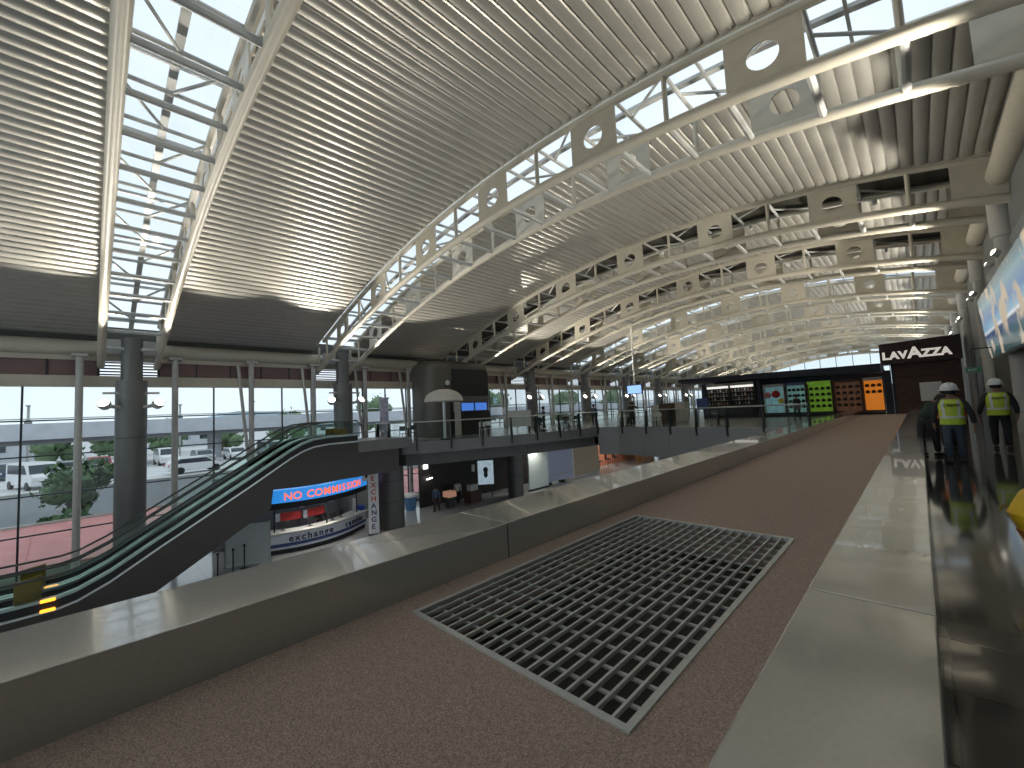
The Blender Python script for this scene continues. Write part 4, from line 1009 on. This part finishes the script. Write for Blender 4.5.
# facing away from the camera is +Y
person('person in yellow hi-vis vest, white hard hat and blue jeans walking away beside the ledge', (.44, 12.75, 0), -.05, M['shirtdark'], M['jeans'], dict(step=.10, al=(.2, .1, .3), ar=(.28, -.1, .25)), True, M['hivis'], h=1.61)
person('person in yellow hi-vis vest, white hard hat and black trousers further along the right wall', (1.36, 15.9, 0), .05, M['shirtdark'], M['trousers'], dict(step=-.09, al=(.25, .05, .3), ar=(.25, 0, .3)), True, M['hivis'], h=1.70)
person('person in dark green bending over the ledge beside the hi-vis walkers', (.05, 13.9, 0), -.55, M['shirtgreen'], M['trousers'], dict(lean=.95, al=(.1, .7, .3), ar=(.1, .7, .3)), h=1.70)
person('person in orange hi-vis vest mostly hidden behind the hi-vis walker', (.46, 15.5, 0), .0, M['orangevest'], M['trousers'], dict(step=.08, al=(.3, .1, .3), ar=(.3, .1, .3)), False, M['orangevest'], h=1.62)
o = person('person with dark hair standing in front of the display cabinets', (-5.9, 33.0, MEZ), 2.6, M['shirtdark'], M['trousers'], h=1.66)
person('person in black standing behind the far railing under the hanging screen', (-14.5, 26.7, MEZ), .4, M['shirtdark'], M['trousers'], dict(ar=(.3, 1.2, .6)), h=1.74)
person('person in dark clothes standing by the inner railing corner', (-17.6, 26.6, MEZ), .8, M['shirtblue'], M['trousers'], h=1.7)
person('person in dark blue beside the cafe tables right of the dark kiosk', (-19.2, 22.6, MEZ), -1.2, M['shirtblue'], M['trousers'], h=1.68)
person('person seated at the cafe table left of the bar', (-15.2, 28.1, MEZ-.02), 2.2, M['shirtdark'], M['trousers'], seated=True, h=1.7)
person('person standing in the middle of the far seating area', (-17.2, 31.5, MEZ), 2.9, M['shirtdark'], M['trousers'], h=1.72)
person('person at the service counter far back', (-15.0, 32.6, MEZ), .2, M['shirtdark'], M['trousers'], h=1.72)
person('person in dark clothing behind the exchange counter', (-24.9, 9.2, LOW), -1.6, M['shirtdark'], M['trousers'], dict(al=(.1, .6, .9), ar=(.1, .6, .9)), h=1.72)
person('person in a pale shirt in front of the dark lower shop', (-24.9, 19.1, LOW), 1.2, M['shirtwhite'], M['trousers'], h=1.7)
person('person in navy walking across the dark lower hall near the bin', (-24.2, 16.7, LOW), .6, M['shirtblue'], M['trousers'], dict(step=.2), h=1.72)
# far table under the brown wall etc.
# ------------------------------------------------------------------ outside
GZ = -2.6
struct(obj('ground', prism(NB(), [(-400, -260), (-45.3, -260), (-45.3, 300), (-400, 300)], 'z', GZ-.5, GZ), M['asphalt']), 'pale car park outside the windows')
struct(obj('ground_verge', prism(NB(), [(-45.3, -100), (-28.7, -100), (-28.7, 140), (-45.3, 140)], 'z', -6.6, -6.1), mat('dark_verge', (.08, .10, .06), .9)), 'sunken dark verge next to the terminal')
w = struct(obj('wall_parapet', box(NB(), -45.3, -45.0, -100, 140, -6.1, GZ+.05), M['concrete']), 'white parapet wall outside the windows')
bm = NB(); box(bm, -45.35, -44.95, -100, 140, GZ+.05, GZ+.14); obj('coping', bm, M['offwhite'], w)
aw = thing('awning', 'long pink canopy roof just outside the left windows', 'awning', (0, 0, 0))
bm = NB(); prism(bm, [(-28.9, -4.55), (-34.5, -3.45), (-34.5, -3.35), (-28.9, -4.45)], 'y', -30, 40); obj('roof', bm, M['awning'], aw)
obj('gutter', box(NB(), -34.62, -34.5, -30, 40, -3.45, -3.22), M['offwhite'], aw)
bm = NB()
for q in range(46): y = -30+q*1.55; prism(bm, [(-28.9, -4.449), (-34.5, -3.349), (-34.5, -3.31), (-28.9, -4.41)], 'y', y-.03, y+.03)
obj('seam', bm, M['awning'], aw)
for y in (-20, -10, 0, 10, 20, 30): obj('support', bar(NB(), (-33.5, y, -6.1), (-33.5, y, -3.6), .09), M['steelgrey'], aw)
rd = thing('elevated_road', 'elevated concrete road on piers beyond the car park', 'flyover', (0, 0, 0))
X0 = -66
obj('parapet', box(NB(), X0, X0+.25, -150, 260, 1.9, 2.75), M['concrete'], rd); obj('deck', box(NB(), X0-9, X0+.3, -150, 260, 1.05, 1.9), M['concrete'], rd); obj('beam', box(NB(), X0-8, X0-.5, -150, 260, .55, 1.05), M['concdark'], rd)
obj('rail', bar(NB(), (X0+.1, -150, 3.25), (X0+.1, 260, 3.25), .06, 6), M['steelgrey'], rd)
for y in (-28, -8, 12, 32, 52, 72, 92): obj('pier', bar(NB(), (X0-4, y, GZ), (X0-4, y, .6), .8, 14), M['concrete'], rd, True)
def car(label, x, y, rot, m, van=False):
    t = thing('car', label, 'van' if van else 'car', (x, y, GZ), rot, 'vehicles in the car park')
    L, Hh = (2.4, 2.0) if van else (2.15, 1.45)
    if van: body = [(-L, .3), (L, .3), (L, .95), (L-.7, 1.15), (L-1.3, Hh), (-L, Hh)]; win = [(L-.85, 1.2), (L-1.35, Hh-.12), (-L+.4, Hh-.12), (-L+.4, 1.2)]
    else: body = [(-L, .3), (L, .3), (L, .75), (L-.9, .92), (L-1.5, Hh), (-L+.7, Hh), (-L, .95)]; win = [(L-1.0, .94), (L-1.55, Hh-.1), (-L+.8, Hh-.1), (-L+.25, .96)]
    bm = NB(); prism(bm, body, 'y', -.86, .86); bmesh.ops.bevel(bm, geom=bm.edges[:], offset=.07, segments=2, affect='EDGES'); cb = obj('body', bm, m, t, True)
    obj('side_windows', prism(NB(), win, 'y', -.868, .868), M['carglass'], cb)
    a, b = ((L-.68, 1.17), (L-1.28, Hh-.08)) if van else ((L-.88, .95), (L-1.46, Hh-.06))
    bm = NB(); v = [bm.verts.new(p) for p in ((a[0]+.02, -.75, a[1]), (a[0]+.02, .75, a[1]), (b[0]+.03, .68, b[1]), (b[0]+.03, -.68, b[1]), (a[0]-.05, -.75, a[1]), (a[0]-.05, .75, a[1]), (b[0]-.05, .68, b[1]), (b[0]-.05, -.68, b[1]))]
    for q in ((0,1,2,3),(7,6,5,4),(0,4,5,1),(1,5,6,2),(2,6,7,3),(3,7,4,0)): bm.faces.new([v[i] for i in q])
    obj('windscreen', bm, M['carglass'], cb)
    for sx in (-1, 1):
        for sy in (-1, 1):
            bm = NB(); lathe(bm, [(.18, -.11), (.32, -.10), (.32, .10), (.18, .11)], 16); bm.transform(Matrix.Translation((sx*(L-.8), sy*.80, .32)) @ Matrix.Rotation(PI/2, 4, 'X')); obj('wheel', bm, M['rubber'], t, True)
    for sy in (-1, 1): obj('headlight', box(NB(), L-.06, L+.02, sy*.6-.17, sy*.6+.17, .62, .78, .01), M['offwhite'], cb); obj('tail_light', box(NB(), -L-.02, -L+.04, sy*.68-.1, sy*.68+.1, .7, .95, .01), M['red'], cb)
    return t
car('white van parked at far left with dark side windows', -50.0, -3.1, .35, M['carwhite'], True)
car('silver car parked left of the nearest column', -60.5, -1.0, 1.2, M['carsilver'])
car('red car parked behind the white van', -64.0, .6, .1, M['carred'])
car('dark blue car behind the silver car at far left', -63.5, -6.0, .3, M['cardark'])
car('large white car in front between the first column and the escalator', -48.6, 6.9, PI/2+.1, M['carwhite'])
car('silver car parked facing the terminal between two white posts', -61.5, 9.4, .05, M['carsilver'])
car('white van parked behind the nearest column', -63.5, 6.2, .05, M['carwhite'], True)
car('white car beside the silver one facing the terminal', -61, 12.6, .05, M['carwhite'])
car('silver van near the raking post pair', -60, 16.2, .05, M['carsilver'], True)
car('white car seen through the escalator glass', -57.5, 19.4, .1, M['carwhite'])
car('dark blue car seen through the escalator glass', -62, 22.5, .0, M['cardark'])
car('white car far right in the car park', -60, 27.5, .1, M['carwhite'])
# trees
def tree(label, x, y, z, h, r, m, seed, trunk=True, n=420, cat='tree', ls=.30):
    rnd = random.Random(seed); t = thing('tree', label, cat, (x, y, z), 0, 'trees outside the windows'); bm = NB()
    blobs = [(rnd.uniform(-.6, .6)*r, rnd.uniform(-.6, .6)*r, h-r*.8+rnd.uniform(-.5, .5)*r, r*rnd.uniform(.4, .62)) for _ in range(9)]
    for _ in range(n):
        bx, by, bz_, br = rnd.choice(blobs)
        d_ = Vector((rnd.gauss(0, 1), rnd.gauss(0, 1), rnd.gauss(0, 1))).normalized()*br*rnd.uniform(.55, 1.05); c = Vector((bx, by, bz_))+d_
        q = Matrix.Rotation(rnd.uniform(0, 6.28), 3, 'Z') @ Matrix.Rotation(rnd.uniform(.2, 1.4), 3, 'X'); s = ls*rnd.uniform(.6, 1.3)
        pts = [(-.1*s, 0, 0), (-.45*s, .6*s, .06*s), (0, 1.5*s, 0), (.45*s, .6*s, .06*s)]
        v = [bm.verts.new(c + q @ Vector(p_)) for p_ in pts]; bm.faces.new(v)
    for bx, by, bz_, br in blobs:
        bmesh.ops.create_icosphere(bm, subdivisions=2, radius=br*.72, matrix=Matrix.Translation((bx, by, bz_)))
    me = obj('foliage', bm, m, t)
    bm = NB(); tube(bm, [(0, 0, 0), (.05, .03, h*.35), (0, .1, h-r)], [.16, .12, .08]); 
    for q in range(4): tube(bm, [(0, .05, h*.4), (blobs[q][0], blobs[q][1], blobs[q][2])], [.07, .03], 6)
    obj('trunk', bm, M['bark'], t, True)
tree('bushy green tree just outside the windows left of the nearest column', -37.5, -.3, -6.1, 5.6, 1.75, M['leaf'], 1, n=800)
tree('low green shrub in front of the bushy tree', -36.2, -1.0, -6.1, 3.1, 1.2, M['leaf'], 2, n=380)
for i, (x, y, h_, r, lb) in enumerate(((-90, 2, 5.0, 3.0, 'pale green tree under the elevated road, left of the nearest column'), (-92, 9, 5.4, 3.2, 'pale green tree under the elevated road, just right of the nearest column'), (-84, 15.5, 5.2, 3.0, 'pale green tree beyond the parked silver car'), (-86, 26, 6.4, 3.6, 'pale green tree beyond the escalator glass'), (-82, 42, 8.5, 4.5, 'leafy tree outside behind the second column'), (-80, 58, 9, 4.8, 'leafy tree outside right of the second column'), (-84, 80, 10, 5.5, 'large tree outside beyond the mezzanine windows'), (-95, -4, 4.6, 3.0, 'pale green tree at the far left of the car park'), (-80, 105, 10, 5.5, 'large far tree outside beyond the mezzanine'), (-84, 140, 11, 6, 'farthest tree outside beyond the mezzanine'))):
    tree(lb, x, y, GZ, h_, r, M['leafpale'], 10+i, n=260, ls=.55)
# hills and distant buildings
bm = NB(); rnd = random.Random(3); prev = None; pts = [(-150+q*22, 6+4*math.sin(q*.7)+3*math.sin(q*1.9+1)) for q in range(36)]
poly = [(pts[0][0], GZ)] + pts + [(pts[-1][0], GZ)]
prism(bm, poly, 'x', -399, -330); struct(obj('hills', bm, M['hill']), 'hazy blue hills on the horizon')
for i, (x, y, w_, h_, lb) in enumerate(((-120, 16, 14, 4.6, 'long pale warehouse under the elevated road'), (-110, -12, 16, 4.2, 'pale low building at the far left beyond the car park'), (-125, 48, 16, 5.5, 'pale low building beyond the escalator'))):
    t = thing('building', lb, 'building', (x, y, GZ)); obj('walls', box(NB(), -5, 5, -w_/2, w_/2, 0, h_), M['concrete'], t); obj('roof', prism(NB(), [(-5.3, h_), (5.3, h_), (0, h_+1)], 'y', -w_/2-.3, w_/2+.3), M['concdark'], t)
    for q in range(4): obj('window', box(NB(), 5.01, 5.06, -w_/2+1+q*w_/4, -w_/2+2.4+q*w_/4, 1.6, 2.8), M['carglass'], t)
for i, (x, y, h_, lb) in enumerate(((-80, -5.6, 7.8, 'light pole at far left beyond the car park'), (-82, 19.5, 8.0, 'light pole seen just left of the escalator'), (-80, 9.4, 7.6, 'light pole right of the nearest column'))):
    t = thing('light_pole', lb, 'light pole', (x, y, GZ)); obj('pole', bar(NB(), (0, 0, 0), (0, 0, h_), .13), M['steelgrey'], t, True); obj('lamp_head', box(NB(), -.2, .9, -.2, .2, h_, h_+.15, .03), M['steelgrey'], t); obj('collar', lathe(NB(), [(.2, 4.2), (.35, 4.4), (.35, 6.0), (.2, 6.1)], 12), M['concdark'], t, True)

# ------------------------------------------------------------------ light
wd = bpy.data.worlds.new('overcast_sky'); bpy.context.scene.world = wd; wd.use_nodes = True; nt = wd.node_tree
bg = nt.nodes['Background']; tc = nt.nodes.new('ShaderNodeTexCoord'); n = nt.nodes.new('ShaderNodeTexNoise'); n.inputs['Scale'].default_value = 2.2; n.inputs['Detail'].default_value = 5
r = nt.nodes.new('ShaderNodeValToRGB'); r.color_ramp.elements[0].position = .35; r.color_ramp.elements[1].position = .7
r.color_ramp.elements[0].color = (.56, .64, .71, 1); r.color_ramp.elements[1].color = (.72, .78, .84, 1)
nt.links.new(tc.outputs['Generated'], n.inputs['Vector']); nt.links.new(n.outputs['Fac'], r.inputs['Fac']); nt.links.new(r.outputs['Color'], bg.inputs['Color'])
bg.inputs['Strength'].default_value = 1.27
# fill downlights, added to brighten the space under the mezzanine and the exchange counter
def fill_downlight(label, x, y, z, e, grp, rad=.12):
    t = thing('fill_downlight', label, 'ceiling light', (x, y, z), 0, grp)
    obj('ring', lathe(NB(), [(rad, -.02), (rad+.04, -.02), (rad+.04, 0), (rad, 0)], 16), M['white'], t, True); obj('lens', lathe(NB(), [(rad, -.015), (rad, -.004)], 16), M['lampwhite'], t)
    ld = bpy.data.lights.new('fill_downlight_lamp', 'SPOT'); ld.energy = e; ld.spot_size = math.radians(140); ld.spot_blend = .6; ld.shadow_soft_size = rad; ld.color = (1, .95, .88)
    lo = bpy.data.objects.new('fill_downlight_lamp', ld); C.objects.link(lo); lo.parent = t; lo.location = (0, 0, -.05)
for i, (x, y, e) in enumerate(((-22.4, 14.5, 60), (-25, 13.2, 90), (-24, 28, 260), (-22.6, 25.5, 200), (-23.8, 33, 260), (-24.6, 40, 350))):
    fill_downlight('round added fill lamp in the soffit under the mezzanine', x, y, MEZ-1.3, e, 'added fill lamps under the mezzanine')
for i, (x, y) in enumerate(((-22.9, 7.6), (-22.98, 9.1))):
    fill_downlight('round added fill lamp below the lit blue exchange sign', x, y, LOW+2.24, 60, 'added fill lamps at the exchange desk', .08)  # added lamps that brighten the counter front

# ------------------------------------------------------------------ camera
cam = bpy.data.cameras.new('camera'); cam.sensor_width = 36; cam.lens = 413.68/1024*36; cam.clip_end = 2000; cam.clip_start = .02
co = bpy.data.objects.new('camera', cam); C.objects.link(co)
Rm = Matrix(((0.71057965, 0.08233892, 0.69878241), (0.70190161, -0.01365004, -0.7121431), (-0.04909868, 0.9965109, -0.06749327)))
co.matrix_world = Matrix.Translation((0, 0, 1.52)) @ Rm.to_4x4()
S = bpy.context.scene; S.camera = co
S.view_settings.view_transform = 'Standard'; S.view_settings.look = 'None'; S.view_settings.gamma = 1; S.view_settings.use_curve_mapping = False
S.view_settings.exposure = 0.32
S.cycles.max_bounces = 10; S.cycles.diffuse_bounces = 4; S.cycles.glossy_bounces = 4; S.cycles.transparent_max_bounces = 24; S.cycles.use_denoising = True
S.cycles.sample_clamp_indirect = 6
